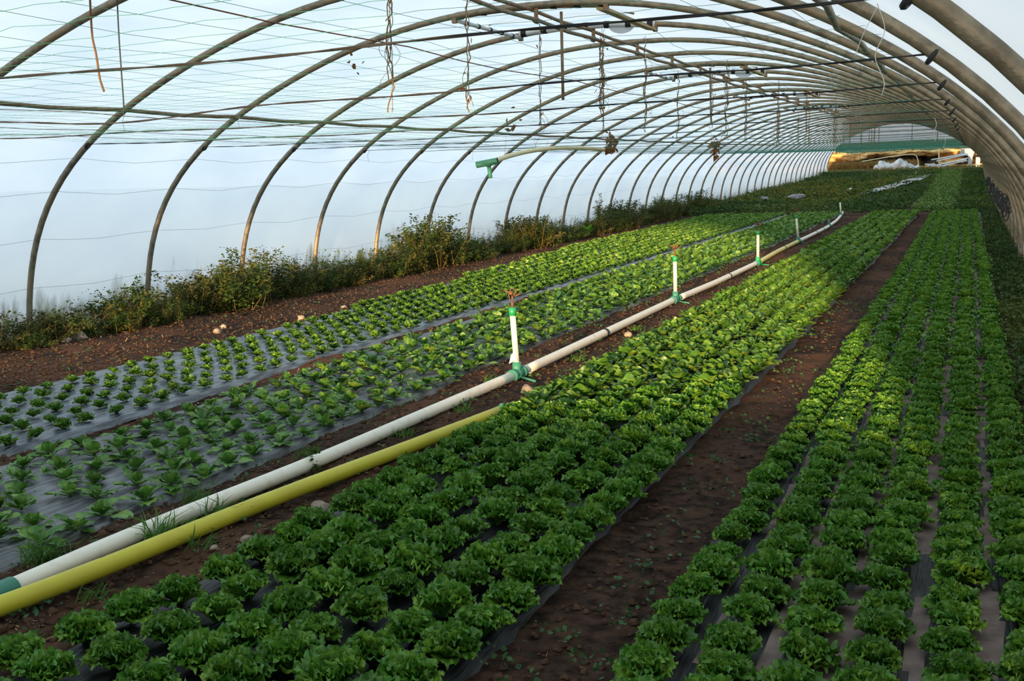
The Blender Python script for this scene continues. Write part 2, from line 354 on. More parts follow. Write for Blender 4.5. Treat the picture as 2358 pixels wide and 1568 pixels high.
# ------------------------------------------------------------------ hoops
ht = np.linspace(0, math.pi, 61); hx, hz = prof(ht); hz = hz.copy(); hx = hx.copy()
hP = np.stack([hx, np.zeros_like(hx), hz+CT*hx], 1); hP[0, 2] -= .12; hP[-1, 2] -= .12
hoop_me = {}
def hoop_mesh(r, n):
    if (r, n) not in hoop_me: hoop_me[(r, n)] = MB().tube(hP, r, n).mesh('hoop_tube', M['steel'])
    return hoop_me[(r, n)]
NHOOP = I1-(-3)+1
for i in range(-3, I1+1):
    k = i+3-2                 # 0 = the first one in the picture (i = -1)
    o = link('tunnel_hoop', hoop_mesh(.034, 12 if i < 12 else 6), None, (0, HY(i), g(HY(i))))
    lab = f'{ordinal(max(k, 0))} arched steel hoop counting away from the camera' if i >= -1 else 'arched steel hoop beside the camera, out of the picture'
    if i == -1: lab = 'thick dark arched steel hoop crossing the top right corner, nearest of all'
    if i == I1: lab = 'last and farthest arched steel hoop, at the open far end'
    tag(o, lab, 'hoop', 'steel hoops of the tunnel')
    o.rotation_euler = (R.uniform(-.003, .003), 0, R.uniform(-.003, .003))

# ------------------------------------------------------------------ long tubes
def long_tube(name, X, z, r, y0, y1, label, m, kink=0, n=8):
    P = [];
    for j, Y in enumerate(np.arange(y0, y1+.01, 1.0)):
        on = (j % 2 == 0)
        kx = kink*(R.uniform(-1, 1)) if on else 0
        P.append((X+kx, Y, z+g(Y)+CT*X-(0 if on else .02)-abs(kx)*.7))
    o = MB().tube(P, r, n).obj(name, m); tag(o, label, 'purlin'); return o
long_tube('ridge_tube', .03, zat(0)-.045, .021, HY(-3), HY(I1), 'straight steel ridge tube tied right under the top of the hoops', M['steel_r'])
long_tube('purlin_tube', -3.83, 2.455, .022, HY(-3), HY(I1), 'long straight steel purlin tube running along the left shoulder', M['steel_r'])
long_tube('purlin_tube', 3.72, 2.53, .024, HY(-3), HY(I1), 'wavy steel purlin tube running along the right shoulder', M['steel'], kink=.05)
long_tube('rail_tube', .1, 3.29, .022, HY(-3), HY(30), 'steel rail tube hanging on brackets just left of the ridge tube', M['steel_r'])
for i in range(0, 24):
    Y = HY(i); z = g(Y)
    m_ = MB().box((.09, Y, z+3.37), (.045, .008, .16)); m_.tube([(.09, Y-.03, z+3.288), (.09, Y+.03, z+3.288)], .036, 10)
    o = m_.obj('rail_bracket', M['steel_r'], loc=(.09, Y, z+3.4), smooth=False)
    tag(o, f'{ordinal(i)} flat steel bracket carrying the rail tube, from the camera', 'bracket', 'brackets of the rail tube')

# ------------------------------------------------------------------ tie wires with their end clips
ZC, XC = 2.11, 4.28
for i in range(-1, 26):
    Y = HY(i); z = g(Y)
    root = empty('tie_wire', (0, Y, z+ZC), f'{ordinal(i+1)} dark twisted tie wire stretched across the tunnel from the camera', 'tie wire', 'tie wires between the hoop feet')
    xs = np.linspace(-XC, XC, 90 if i < 6 else 30)
    sag = -.03*(1-(xs/XC)**2)+.006*np.sin(xs*3+i)
    if i == 0: sag -= .05*np.exp(-((xs+.35)/.8)**2)
    r = .0042 if i < 3 else .0036
    if i < 5:
        tw = xs*2*math.pi/.11
        mb = MB(); mb.tube(np.stack([xs, Y+.003*np.cos(tw), z+ZC+sag+.003*np.sin(tw)+CT*xs], 1)[::1], r*.8, 5); mb.tube(np.stack([xs, Y-.003*np.cos(tw), z+ZC+sag-.003*np.sin(tw)+CT*xs], 1), r*.8, 5)
    else: mb = MB().tube(np.stack([xs, Y+xs*0, z+ZC+sag+CT*xs], 1), r, 4)
    mb.obj('wire', M['wire'], root)
    for s in (1, -1):
        xe = s*xat(ZC); mc = MB()
        mc.tube([(s*XC, Y, z+ZC+CT*xe), (xe-s*.05, Y, z+ZC+.01+CT*xe)], .009, 6)
        a = np.linspace(0, 2*math.pi, 13); mc.tube(np.stack([xe-s*.02+.022*np.cos(a), Y+.030*np.sin(a), z+ZC-.01+.026*np.cos(a)+CT*xe], 1), .012, 6)
        mc.obj('clip', M['wire'], root)

# ------------------------------------------------------------------ green crop net resting on the tie wires
def net(y0, y1):
    mb = MB(); V = []; Fq = []; n0 = 0; rs = np.random.RandomState(5)
    def line(P, wd):
        nonlocal n0
        P = np.asarray(P); k = len(P); T = np.gradient(P, axis=0); T /= np.linalg.norm(T, axis=1)[:, None]
        sd_ = np.cross(T, [0, 0, 1.]); sd_ /= np.linalg.norm(sd_, axis=1)[:, None]; upv = np.cross(sd_, T)
        A = [P+wd*upv, P-wd*.5*upv+wd*.87*sd_, P-wd*.5*upv-wd*.87*sd_]
        V.append(np.stack(A, 1).reshape(-1, 3)); b = n0+np.arange(k-1)*3
        for q in range(3): Fq.append(np.stack([b+q, b+(q+1) % 3, b+3+(q+1) % 3, b+3+q], 1))
        n0 += 3*k
    def zz(X, Y): return ZC+g(Y)+CT*X-.03*(1-(X/XC)**2)+.012-.03*np.abs(np.sin(math.pi*(Y-HY(0))/2))+.02*vnoise(X, Y, .9, 77)
    for X in np.arange(-3.3, 4.16, .26):
        Y = np.arange(y0, y1, .25 if y1 < 30 else .5); xx = X+.05*vnoise(Y, Y*0+X*7, .8, 7)+.012*rs.randn(len(Y))
        line(np.stack([xx, Y, zz(xx, Y)], 1), .0008)
    Y = y0
    while Y < y1:
        xs = np.arange(-3.4+.5*rs.rand()**2, 4.21, .13); yy = Y+.05*vnoise(xs, xs*0+Y*9, .35, 9)+.018*np.sin(xs*math.pi/.13)+.01*rs.randn(len(xs))
        line(np.stack([xs, yy, zz(xs, yy)], 1), .0008 if Y < 30 else .0011); Y += .24
    return np.concatenate(V), np.concatenate(Fq)
V, Fq = net(2.2, 30); V2, F2 = net(30.0, 60)
no = link('crop_net', mesh('crop_net', np.concatenate([V, V2]), np.concatenate([Fq, F2+len(V)]), M['netg'])); tag(no, 'wide-meshed green crop net spread overhead across the tie wires', 'net')

# thin lashing wires along the film, wavy between the hoops
def film_wire(side, z, label, m, r=.0016, y1=60):
    P = []
    for i in range(-3, int((y1-5)/2)):
        for k in range(4):
            Y = HY(i)+.5*k; s = math.sin(math.pi*k/4); zz = z-.05*s*s+R.uniform(-.006, .006)
            x = side*(xat(zz)-(.036 if k == 0 else .012)); P.append((x, Y, zz+g(Y)+CT*x))
    o = MB().tube(P, r, 4, cap=False).obj('lashing_wire', m); tag(o, label, 'wire')
names_l = ['topmost', 'second highest', 'middle', 'second lowest', 'lowest']
for j, z in enumerate([1.97, 1.62, 1.10, .56, .27]): film_wire(-1, z, f'{names_l[j]} of the thin lashing wires along the left polythene wall', M['thin'])
film_wire(1, 1.55, 'rusty lashing wire looping from hoop to hoop along the right wall', M['rust'], .004, 50)
film_wire(1, 1.0, 'lower rusty lashing wire along the right polythene wall', M['rust'], .003, 50)
for j, (X, z) in enumerate([(-3.3, 2.14), (-2.6, 2.15), (-1.2, 2.16), (2.4, 2.15)]):
    P = [(X+.02*math.sin(Y), Y, z+g(Y)+CT*X-.02*abs(math.sin(Y*1.57))) for Y in np.arange(1.6, 60, .5)]
    o = MB().tube(P, .0024, 4).obj('net_wire', M['rust']); tag(o, ['thin brown wire lying lengthwise over the ties, farthest left', 'thin brown wire lying lengthwise over the ties, second from the left', 'thin brown wire lying lengthwise over the ties, left of the rail tube', 'thin brown wire lying lengthwise over the ties, right of the ridge'][j], 'wire')

# ------------------------------------------------------------------ ridge vents between pairs of hoops
def ridge_vent(i, k):
    Y0, Y1 = HY(i), HY(i+1); xe = .88
    root = empty('ridge_vent', (0, (Y0+Y1)/2, g((Y0+Y1)/2)+3.3), f'{ordinal(k)} raised ridge vent between two hoops, counting from the camera', 'roof vent', 'ridge vents in the roof')
    xs = np.linspace(-xe, xe, 21)
    for Y, mm in ((Y0, 0), (Y1, 1)):
        P = [(x, Y+(.035 if mm else -.035)*-1, zat(x)+g(Y)-.0) for x in xs]
        rail = MB().tube(P, .045, 10).obj('rail', M['steel_r'] if mm == 0 else M['gpipe'], root)
        for q, x in enumerate(np.linspace(-xe+.06, xe-.05, 7)):
            MB().tube([(x-.035, Y+(.035 if mm else -.035)*-1, zat(x)+g(Y)+.002), (x+.035, Y+(.035 if mm else -.035)*-1, zat(x)+g(Y)-.002)], .050, 10).obj('tape_band', M['black'], rail)
    # arched flap frame lifted above the opening
    Pf = [(x*1.02, Y0+1.0+.0*x, zat(x*.9)+g(Y0+1)+.10-.10*(x/xe)**2) for x in xs]
    MB().tube(Pf, .014, 8).obj('flap_bar', M['steel'], root)
    # battens at both sides
    zb = zat(xe)
    for s, mt in ((-1, M['gpipe']), (1, M['wood'])):
        if s < 0:
            bat = MB().tube([(-xe, Y0, zb+g(Y0)-.05), (-xe, Y1, zb+g(Y1)-.05)], .024, 8).obj('batten', mt, root)
            for q in range(5):
                Yq = Y0+.3+q*.35; MB().tube([(-xe, Yq-.02, zb+g(Yq)-.05), (-xe, Yq+.02, zb+g(Yq)-.05)], .03, 8).obj('tape_band', M['black'], bat)
        else:
            b = MB(); b.add([(xe-.11, Y0, zb+g(Y0)-.03), (xe+.02, Y0, zb+g(Y0)-.05), (xe+.02, Y1, zb+g(Y1)-.05), (xe-.11, Y1, zb+g(Y1)-.03), (xe-.11, Y0, zb+g(Y0)-.06), (xe+.02, Y0, zb+g(Y0)-.08), (xe+.02, Y1, zb+g(Y1)-.08), (xe-.11, Y1, zb+g(Y1)-.06)],
                            [(0, 1, 2, 3), (7, 6, 5, 4), (0, 4, 5, 1), (1, 5, 6, 2), (2, 6, 7, 3), (3, 7, 4, 0)]); b.obj('board', mt, root, smooth=False)
        for Y in (Y0, Y1):
            MB().box((s*xe, Y, zb+g(Y)-.045), (.05, .05, .08)).obj('clamp', M['steel_r'], root, smooth=False)
    # curled offcut of sheet hanging under the far rail
    V = []; 
    for a in range(9):
        x = .30+.34*a/8; dz = .085*math.sin(math.pi*a/8)**.6
        V += [(x, Y1-.05, zat(x)+g(Y1)-.03), (x, Y1-.07, zat(x)+g(Y1)-.04-dz)]
    me = mesh('loose_sheet', np.array(V)-np.array(root.location), [(2*a, 2*a+2, 2*a+3, 2*a+1) for a in range(8)], M['filmc']); link('loose_sheet', me, root)
for k, i in enumerate([3, 7, 11, 15]): ridge_vent(i, k)

# ------------------------------------------------------------------ hanging tubes and cords
o = MB().tube([(.36, HY(3)+.05, g(11.7)+3.36), (.38, HY(3)+.05, g(11.7)+2.43)], .017, 8).obj('hanging_tube', M['steel_r']); tag(o, 'thin steel tube hanging straight down below the nearest ridge vent', 'tube', 'hanging tubes')
o = MB().tube([(.25, 19.6, g(19.6)+3.38), (.28, 19.6, g(19.6)+2.44)], .017, 8).obj('hanging_tube', M['steel_r']); tag(o, 'thin steel tube hanging down below the second ridge vent', 'tube', 'hanging tubes')
def cord(pts, r, m, label):
    P = np.array(pts, float); t = np.linspace(0, len(P)-1, 6*(len(P)-1)+1); Q = np.stack([np.interp(t, range(len(P)), P[:, k]) for k in range(3)], 1)
    for _ in range(2): Q[1:-1] = (Q[:-2]+2*Q[1:-1]+Q[2:])/4
    o = MB().tube(Q, r, 6).obj('loose_wire', m); tag(o, label, 'wire', 'loose wires hanging from the roof')
zt = g(HY(0))
cord([(-.34, HY(0), zt+zat(.34)-.02), (-.35, HY(0), zt+2.6), (-.33, HY(0), zt+2.06), (-.37, HY(0)+.02, zt+2.10)], .0045, M['wire'], 'thin dark cord with a hook at its end holding up the second tie wire')
cord([(-.83, HY(0)+.3, zt+zat(.8)-.02), (-.83, HY(0)+.3, zt+2.62), (-.80, HY(0)+.3, zt+2.5), (-.78, HY(0)+.3, zt+2.34), (-.75, HY(0)+.3, zt+2.26)], .007, M['rust'], 'kinked brown cord dangling loose left of the hooked cord')

# ------------------------------------------------------------------ dried vines hanging on strings
def vine(X, Y, zb, ztp, thick, label, seed):
    rs = np.random.RandomState(seed); z = g(Y)+CT*X
    root = empty('dried_vine', (X, Y, z+zb), label, 'dried vine', 'dried climbing plants hanging from the ridge')
    zz = np.linspace(ztp, zb, 26); MB().tube(np.stack([X+.01*np.cumsum(rs.randn(26))*.3, Y+zz*0, z+zz], 1), .0028, 5).obj('support_string', M['string' if thick < .4 else 'vine'], root)
    mb = MB()
    for s in range(2+int(3*thick)):
        lo = zb+rs.rand()*.3*(s > 0); n = 30; zz = np.linspace(min(ztp, ztp-rs.rand()*.3), lo, n); ph = rs.rand()*6; k = rs.uniform(10, 17); a = rs.uniform(.008, .022)*(.5+thick)
        mb.tube(np.stack([X+a*np.cos(zz*k+ph)+.006*rs.randn(n), Y+a*np.sin(zz*k+ph), z+zz], 1), rs.uniform(.003, .006), 5)
    for s in range(int(6*thick)+1):
        c = rs.uniform(zb, ztp); n = 9; a = rs.uniform(.03, .10); t = np.linspace(0, rs.uniform(2, 5), n)
        mb.tube(np.stack([X+a*np.sin(t)*rs.choice([-1, 1]), Y+.03*np.cos(t), z+c-.07*t], 1), .002, 4)
    mb.obj('stem', M['vine'], root)
    mb = MB()
    for s in range(int(26*thick)+2):
        c = np.array([X+rs.randn()*.028, Y+rs.randn()*.028, z+rs.uniform(zb, ztp)]); a = rs.randn(3)*.018; b = rs.randn(3)*.010; a[2] -= .03
        mb.add([c, c+a*.5+b, c+a, c+a*.5-b, c+a*.5+np.cross(a, b)*8], [(0, 1, 4), (1, 2, 4), (2, 3, 4), (3, 0, 4)])
    mb.obj('dead_leaves', M['vineleaf'], root, smooth=False)
VN = [(.42, 7.6, 2.13, 3.34, .6, 'tangled dry bean vine hanging farthest left of the dried vines'), (1.04, 7.65, 2.10, 3.27, .25, 'thin straight dry vine stem second from the left'),
      (.10, 11.65, 2.12, 3.28, .2, 'thin pale dry stem hanging just left of the straight hanging tube'), (.17, 13.65, 2.14, 3.42, 1.0, 'thick tangled dead vine just right of the straight hanging tube'),
      (.10, 13.9, 2.45, 3.3, .1, 'short loose dry tendril beside the thick dead vine'), (.72, 13.7, 2.12, 3.3, .35, 'dry vine stem hanging right of the thick dead vine'),
      (.18, 17.6, 2.13, 3.28, .15, 'thin dry tendril hanging at the left end of the second ridge vent'), (.70, 17.7, 2.28, 3.3, .3, 'dry stem hanging left of the far hanging tube'),
      (.95, 17.6, 2.11, 3.3, .9, 'bushy dead vine hanging right of the far hanging tube'), (.51, 21.6, 2.13, 3.3, .7, 'dead vine in the deeper middle of the tunnel, left of two alike'),
      (1.1, 21.7, 2.15, 3.3, .5, 'dead vine in the deeper middle of the tunnel, right of two alike')]
for k, v in enumerate(VN): vine(*v, seed=200+k)
rs = np.random.RandomState(3)
for k in range(14):
    Y = 25.6+2*k+rs.rand(); vine(rs.uniform(-.6, 1.7), Y, 2.14, 3.25, rs.uniform(.3, .7), 'small distant dead vine hanging deep in the tunnel', 300+k)

def wisp(pts, label, r=.0035):
    P = np.array(pts, float); t = np.linspace(0, len(P)-1, 5*(len(P)-1)+1); P = np.stack([np.interp(t, range(len(P)), P[:, k]) for k in range(3)], 1)
    for _ in range(3): P[1:-1] = (P[:-2]+2*P[1:-1]+P[2:])/4
    o = MB().tube(P, r, 5).obj('twine_scrap', M['string']); tag(o, label, 'twine', 'scraps of white twine')
Y = HY(-1); z = g(Y)
wisp([(4.22, Y, z+2.13), (4.25, Y, z+2.05), (4.21, Y+.01, z+1.98), (4.25, Y, z+1.9), (4.24, Y, z+1.86)], 'pale twine dangling from the nearest tie wire clip', .0014)
wisp([(4.22, Y, z+2.12), (4.18, Y, z+2.04), (4.16, Y, z+1.98)], 'short pale twine end beside the nearest tie wire clip', .001)
for k, (X, i, zz, dz, lb) in enumerate([(-3.8, 2, 2.5, .28, 'white twine tied on the left purlin at the left edge hoop'), (-3.78, 3, 2.52, .2, 'white twine tied where the left purlin meets the next hoop'), (-4.25, 5, 2.15, .22, 'white twine hanging on a hoop below the left purlin'), (-4.25, 7, 2.15, .2, 'thin white twine hanging left of the cream pipe end'), (-3.75, 8, 2.5, .3, 'white twine tied to the left purlin above the cream pipe'), (4.1, 4, 2.12, .26, 'forked pale twine below the right tie wire clips'), (4.0, 9, 2.1, .3, 'pale twine loop hanging near the far right clips'), (-1.9, 9, 2.25, .35, 'white ribbon of twine hanging from the net in mid tunnel')]):
    Y = HY(i); z = g(Y)+CT*X; wisp([(X, Y-.02, z+zz), (X+.03, Y-.03, z+zz-dz*.3), (X-.01, Y-.03, z+zz-dz*.6), (X+.02, Y-.03, z+zz-dz)], lb, .0028)

# ------------------------------------------------------------------ cream pipe hung up under the net
def bezier(P, n=24):
    P = [np.array(p, float) for p in P]; t = np.linspace(0, 1, n)[:, None]
    return (1-t)**3*P[0]+3*(1-t)**2*t*P[1]+3*(1-t)*t*t*P[2]+t**3*P[3]
root = empty('cream_pipe', (-1.9, 17.1, g(17.1)+2.03), 'bent cream plastic pipe hung up under the net at the middle of the tunnel', 'pipe')
P0, P3 = (-1.66, 14.3, g(14.3)+1.80), (-1.93, 20.9, g(20.9)+2.03)
Pc = bezier([P0, (-1.86, 16.2, g(16.2)+2.04), (-1.95, 18.2, g(18.2)+2.12), P3]); MB().tube(Pc, .036, 12).obj('pipe', M['cream'], root)
d = (Pc[0]-Pc[1]); d /= np.linalg.norm(d); q0 = Pc[0]
mb = MB(); mb.tube([q0-d*.12, q0+d*.06], .046, 12, cap=False); mb.tube([q0-d*.12, q0+d*.055], .040, 12)
mb.tube([q0+[.14, -.02, .03], q0+[-.16, -.06, -.02]], .045, 12, cap=False); mb.tube([q0+[0, 0, -.02], q0+[.03, -.02, -.2]], .028, 10)
mb.obj('tee', M['dgreen'], root)
MB().tube([Pc[-1], Pc[-1]+(Pc[-1]-Pc[-2])*.5], .030, 8).obj('end_cap', M['dgreen'], root)
for k in (3, 11, 19):
    o = MB().tube([Pc[k]+[0, 0, .03], Pc[k]+[.02, 0, max(.02, ZC+g(Pc[k][1])-Pc[k][2])+.05]], .003, 4).obj('suspension_string', M['string'], root)
def leaf_bunch(c, n, sz, label, seed):
    rs = np.random.RandomState(seed); mb = MB()
    for s in range(n):
        p = np.array(c)+rs.randn(3)*[.05, .05, .09]; a = rs.randn(3)*sz; a[2] -= sz*1.5; b = rs.randn(3)*sz*.6
        mb.add([p, p+a*.5+b, p+a, p+a*.5-b, p+a*.5+np.cross(a, b)*2/sz*.3], [(0, 1, 4), (1, 2, 4), (2, 3, 4), (3, 0, 4)])
    o = mb.obj('withered_leaves', M['vineleaf'], loc=tuple(c), smooth=False); tag(o, label, 'dead leaves')
leaf_bunch((-1.72, 20.2, g(20.2)+2.19), 40, .05, 'orange brown bunch of withered leaves on the right end of the cream pipe', 1)
leaf_bunch((-.75, 25.0, g(25)+2.16), 34, .055, 'orange brown bunch of withered leaves caught in the net beyond the cream pipe', 2)
leaf_bunch((-1.0, HY(2), g(HY(2))+2.75), 6, .018, 'curled dead leaf hanging right of the leftmost dried vine', 3)
leaf_bunch((-.4, 12.0, g(12)+2.3), 6, .028, 'small dead leaf hanging in the net near the first tube', 4)

# ------------------------------------------------------------------ irrigation line
WP = [(1.0, 2.6, .17), (1.0, 3.2, .19), (1.0, 3.95, .22), (1.10, 5.23, .28), (1.14, 6.8, .345), (1.18, 8.15, .405), (1.18, 9.4, .46), (1.16, 13.5, .64), (1.22, 15.6, .735), (1.23, 19.0, .88), (1.16, 21.6, 1.0), (1.15, 24.4, 1.13), (1.16, 26.6, 1.23), (1.15, 29.5, 1.37), (1.05, 32.6, 1.53), (.85, 35.9, 1.70), (.66, 38.2, 1.82)]
WP = [(x, y, gz(x, y)+.052) for x, y, z in WP]
def wpt(Y):
    a = np.array(WP)
    return np.array([np.interp(Y, a[:, 1], a[:, 0]), Y, gz(np.interp(Y, a[:, 1], a[:, 0]), Y)+.052])
def pipe_run(y0, y1, m, label, r=.040):
    Y = np.arange(y0, y1, .3); P = np.array([wpt(y) for y in list(Y)+[y1]])
    for _ in range(2): P[1:-1] = (P[:-2]+2*P[1:-1]+P[2:])/4
    o = MB().tube(P, r, 16).obj('irrigation_pipe', m, loc=tuple(P[0])); tag(o, label, 'pipe', 'segments of the irrigation line'); return o
TY = [8.23, 13.55, 19.0, 24.37, 30.2, 35.6]
pipe_run(3.12, 8.13, M['white'], 'thick white irrigation pipe in the foreground beside the yellow pipe')
pipe_run(8.33, 13.47, M['white'], 'white irrigation pipe between the nearest and the second sprinkler')
pipe_run(13.63, 18.92, M['white'], 'white irrigation pipe between the second and the third sprinkler')
pipe_run(19.08, 24.3, M['yellow2'], 'pale yellow irrigation pipe between the third and the fourth sprinkler')
pipe_run(24.44, 30.1, M['white'], 'white irrigation pipe just beyond the fourth sprinkler')
pipe_run(30.3, 38.2, M['white'], 'last curving white irrigation pipe at the far end of the line')
pipe_run(2.4, 2.95, M['white'], 'stub of white irrigation pipe at the left edge')
P = [wpt(2.9), wpt(3.26)]; o = MB().tube(P, .047, 16).obj('pipe_coupling', M['dgreen'], loc=tuple(P[0])); tag(o, 'dark green coupling on the white pipe at the left edge', 'coupling')
for Y, k in ((10.6, .01), (22.4, 0), (27.3, 0), (16.6, 0), (28.7, 0)):
    P = [wpt(Y-.03), wpt(Y+.03)]; o = MB().tube(P, .044, 12).obj('pipe_strap', M['wire'], loc=tuple(P[0])); tag(o, {10.6: 'dark band around the white pipe past the nearest sprinkler', 22.4: 'dark band around the pale yellow pipe run', 27.3: 'dark band around the far white pipe, nearer one', 16.6: 'dark band around the white pipe before the third sprinkler', 28.7: 'dark band around the far white pipe, farther one'}[Y], 'band')
def sprinkler(Y, label, hgt=.46, head=True, lean=-.035, gm='dgreen', riser=True):
    b = wpt(Y); x, y, z = b; A = np.array
    root = empty('sprinkler', b, label, 'sprinkler', 'sprinklers on the irrigation line')
    t = wpt(Y+.1)-wpt(Y-.1); t /= np.linalg.norm(t)
    mb = MB(); mb.tube([b-t*.115, b+t*.115], .048, 16); mb.tube([b-t*.12, b-t*.075], .053, 16); mb.tube([b+t*.075, b+t*.12], .053, 16)
    mb.tube([b, b+[0, 0, .10 if riser else .15]], .036 if riser else .028, 14); mb.tube([b+[.04, -.01, -.02], b+[.20, -.10, -.035]], .010, 6)
    mb.obj('tee', M[gm], root)
    if not riser: return
    top = b+[lean, 0, hgt]
    MB().tube([b+[0, 0, .07], top], .024, 14).obj('riser', M['white'], root)
    if not head: return
    cap_ = MB().tube([top-[0, 0, .03], top+[0, 0, .035]], .031, 14).obj('cap', M['green'], root)
    h = MB(); c = top+[0, 0, .035]; h.tube([c, c+[0, 0, .045]], .013, 10); h.tube([c+[0, 0, .045], c+[0, 0, .10]], .008, 8)
    h.tube([c+[0, 0, .095], c+[-.03, 0, .12], c+[-.075, 0, .135]], .007, 6); h.tube([c+[0, 0, .095], c+[.025, .01, .12], c+[.03, .01, .15]], .008, 6)
    h.tube([c+[-.02, 0, .06], c+[-.03, 0, .10], c+[-.012, 0, .15], c+[.02, 0, .155]], .005, 6); h.tube([c+[0, .0, .10], c+[.0, -.03, .125]], .010, 8); h.tube([c+[.02, 0, .09], c+[.07, .01, .115]], .006, 6)
    h.obj('sprinkler_head', M['brown'], cap_)
sprinkler(TY[0], 'nearest sprinkler with white riser and bright green cap on the white pipe', .50)
nb = wpt(TY[0]); V = nb+np.array([(-.03, -.03, .10), (-.055, -.03, .085), (-.035, -.035, .16), (-.005, -.03, .19), (.02, -.03, .11), (-.01, -.05, .12)]); root = [o for o in bpy.data.objects if o.name == 'sprinkler'][0]
mb = MB(); mb.add(V, [(0, 1, 2), (0, 2, 5), (2, 3, 5), (5, 3, 4), (0, 5, 4)]); mb.obj('torn_tape', M['bag'], root, smooth=False)
sprinkler(TY[1], 'second sprinkler along the white pipe, with brown head', .50, lean=-.01)
sprinkler(TY[2], 'third sprinkler, where the pale yellow pipe run begins', .50, lean=-.005, gm='green')
sprinkler(TY[3], 'fourth sprinkler, where the pale yellow pipe run ends', .52, lean=-.05)
sprinkler(TY[4], 'green tee without riser on the far curve of the white pipe', riser=False)
sprinkler(TY[5], 'last sprinkler, bare white stick at the far end of the pipe', .40, head=False, lean=-.03)

# loose yellow pipe
YP = [(.95, 2.4), (1.08, 2.86), (1.14, 3.1), (1.21, 3.7), (1.29, 4.55), (1.45, 5.6), (1.62, 6.85)]
YPz = lambda x, y: gz(x, y)+.056
root = empty('yellow_pipe', (1.29, 4.55, YPz(1.29, 4.55)), 'bright yellow plastic pipe lying in the foreground right of the white pipe', 'pipe')
a = np.array(YP); yy = np.linspace(2.4, 6.85, 24); P = np.stack([np.interp(yy, a[:, 1], a[:, 0]), yy, yy*0], 1)
for _ in range(4): P[1:-1, 0] = (P[:-2, 0]+2*P[1:-1, 0]+P[2:, 0])/4
P[:, 2] = YPz(P[:, 0], P[:, 1]); YPP = P
MB().tube(P, .041, 20).obj('pipe', M['yellow'], root)
dd = P[-1]-P[-2]; dd /= np.linalg.norm(dd); e = P[-1]
mb = MB(); mb.tube([e-dd*.02, e+dd*.06, e+dd*.09, e+dd*.11], [.044, .046, .035, .012], 14); mb.obj('end_cap', M['green'], root)
mb = MB(); rs = np.random.RandomState(8); V = []
for k in range(13):
    A = 2*math.pi*k/12+.3
    for s, (r, l) in enumerate([(.048, -.05), (.052, .03), (.062+.012*math.sin(3*A), .10), (.035+.02*rs.rand(), .15+.03*math.sin(2*A))]):
        V.append(e+dd*(l+.02*rs.randn())+np.array([math.cos(A)*r, 0, math.sin(A)*r*.8-.005]))
mb.add(V, [(k*4+s, k*4+s+1, k*4+s+5, k*4+s+4) for k in range(1, 8) for s in range(3)]); mb.obj('plastic_bag', M['bag'], root)
# the printing along the pipe: rows of minute dark characters
rs = np.random.RandomState(4)
for Yc, L in ((3.55, .17), (4.62, .17), (5.75, .20), (6.35, .14)):
    mb = MB(); u = 0
    while u < L:
        wch = rs.uniform(.003, .006); y = Yc+u
        x = np.interp(y, YPP[:, 1], YPP[:, 0]); z = YPz(x, y); an = math.radians(102); hgt = .0055 if u < L*.4 else .0035
        c = np.array([x+.0413*math.cos(an), y, z+.0413*math.sin(an)]); tn = np.array([-math.sin(an), 0, math.cos(an)])
        if rs.rand() < .82: mb.add([c-tn*hgt, c+tn*hgt, c+tn*hgt+[.0, wch*.55, 0], c-tn*hgt+[0, wch*.55, 0]], [(0, 1, 2, 3)])
        u += wch
    mb.obj('printing', M['ink'], root, smooth=False)

# ------------------------------------------------------------------ lettuces
def leafgrid(nu, nv, L, Wd, e0, curl, cup, ruf, f1, rs, petiole=.2, round_=1.0, twist=0):
    u = np.linspace(0, 1, nu); v = np.linspace(-1, 1, nv); U, Vv = np.meshgrid(u, v, indexing='ij')
    ang = e0-curl*u; du = L/(nu-1); r = np.concatenate([[0], np.cumsum(np.cos((ang[1:]+ang[:-1])/2)*du)]); h = np.concatenate([[0], np.cumsum(np.sin((ang[1:]+ang[:-1])/2)*du)])
    wd = Wd*(petiole*(1-u)+np.sin(np.pi*np.clip(.5*u**1.1*(1+.45*round_), 0, .97))**.9*u**.35)
    if petiole < .15: wd = Wd*(.16*(1-u*.3)+np.where(u > .38, np.sqrt(np.clip(1-((u-.70)/.33)**2, 0, 1)), 0))
    ph = rs.rand(4)*6
    edge = np.maximum(np.abs(Vv)**2.2*U**.5, U**3.5)
    Ueff = 1-.30*round_*Vv**2*U**2      # rounded tip
    ri = np.interp(Ueff*U, u, r); hi = np.interp(Ueff*U, u, h); an = np.interp(Ueff*U, u, ang)
    lob = 1+.10*ruf/.02*np.sin(f1*.5*U*3+ph[0])*np.abs(Vv) if ruf > 0 else 1
    y = wd[:, None]*Vv*lob
    nn = cup*np.abs(Vv)**1.7*wd[:, None] + ruf*edge*(np.sin(f1*Vv+ph[1]+3*U)+.8*np.sin(f1*1.3*U*2+ph[2]+4*Vv)+.6*np.sin(f1*2.1*(Vv+U)+ph[3]))
    rr = ri-np.sin(an)*nn + ruf*.8*edge*np.sin(f1*1.7*Vv+ph[0]); hh = hi+np.cos(an)*nn
    V = np.stack([rr, y, hh], -1).reshape(-1, 3)
    a = (np.arange(nu-1)[:, None]*nv+np.arange(nv-1)[None]).ravel()
    return V, np.stack([a, a+1, a+nv+1, a+nv], 1)
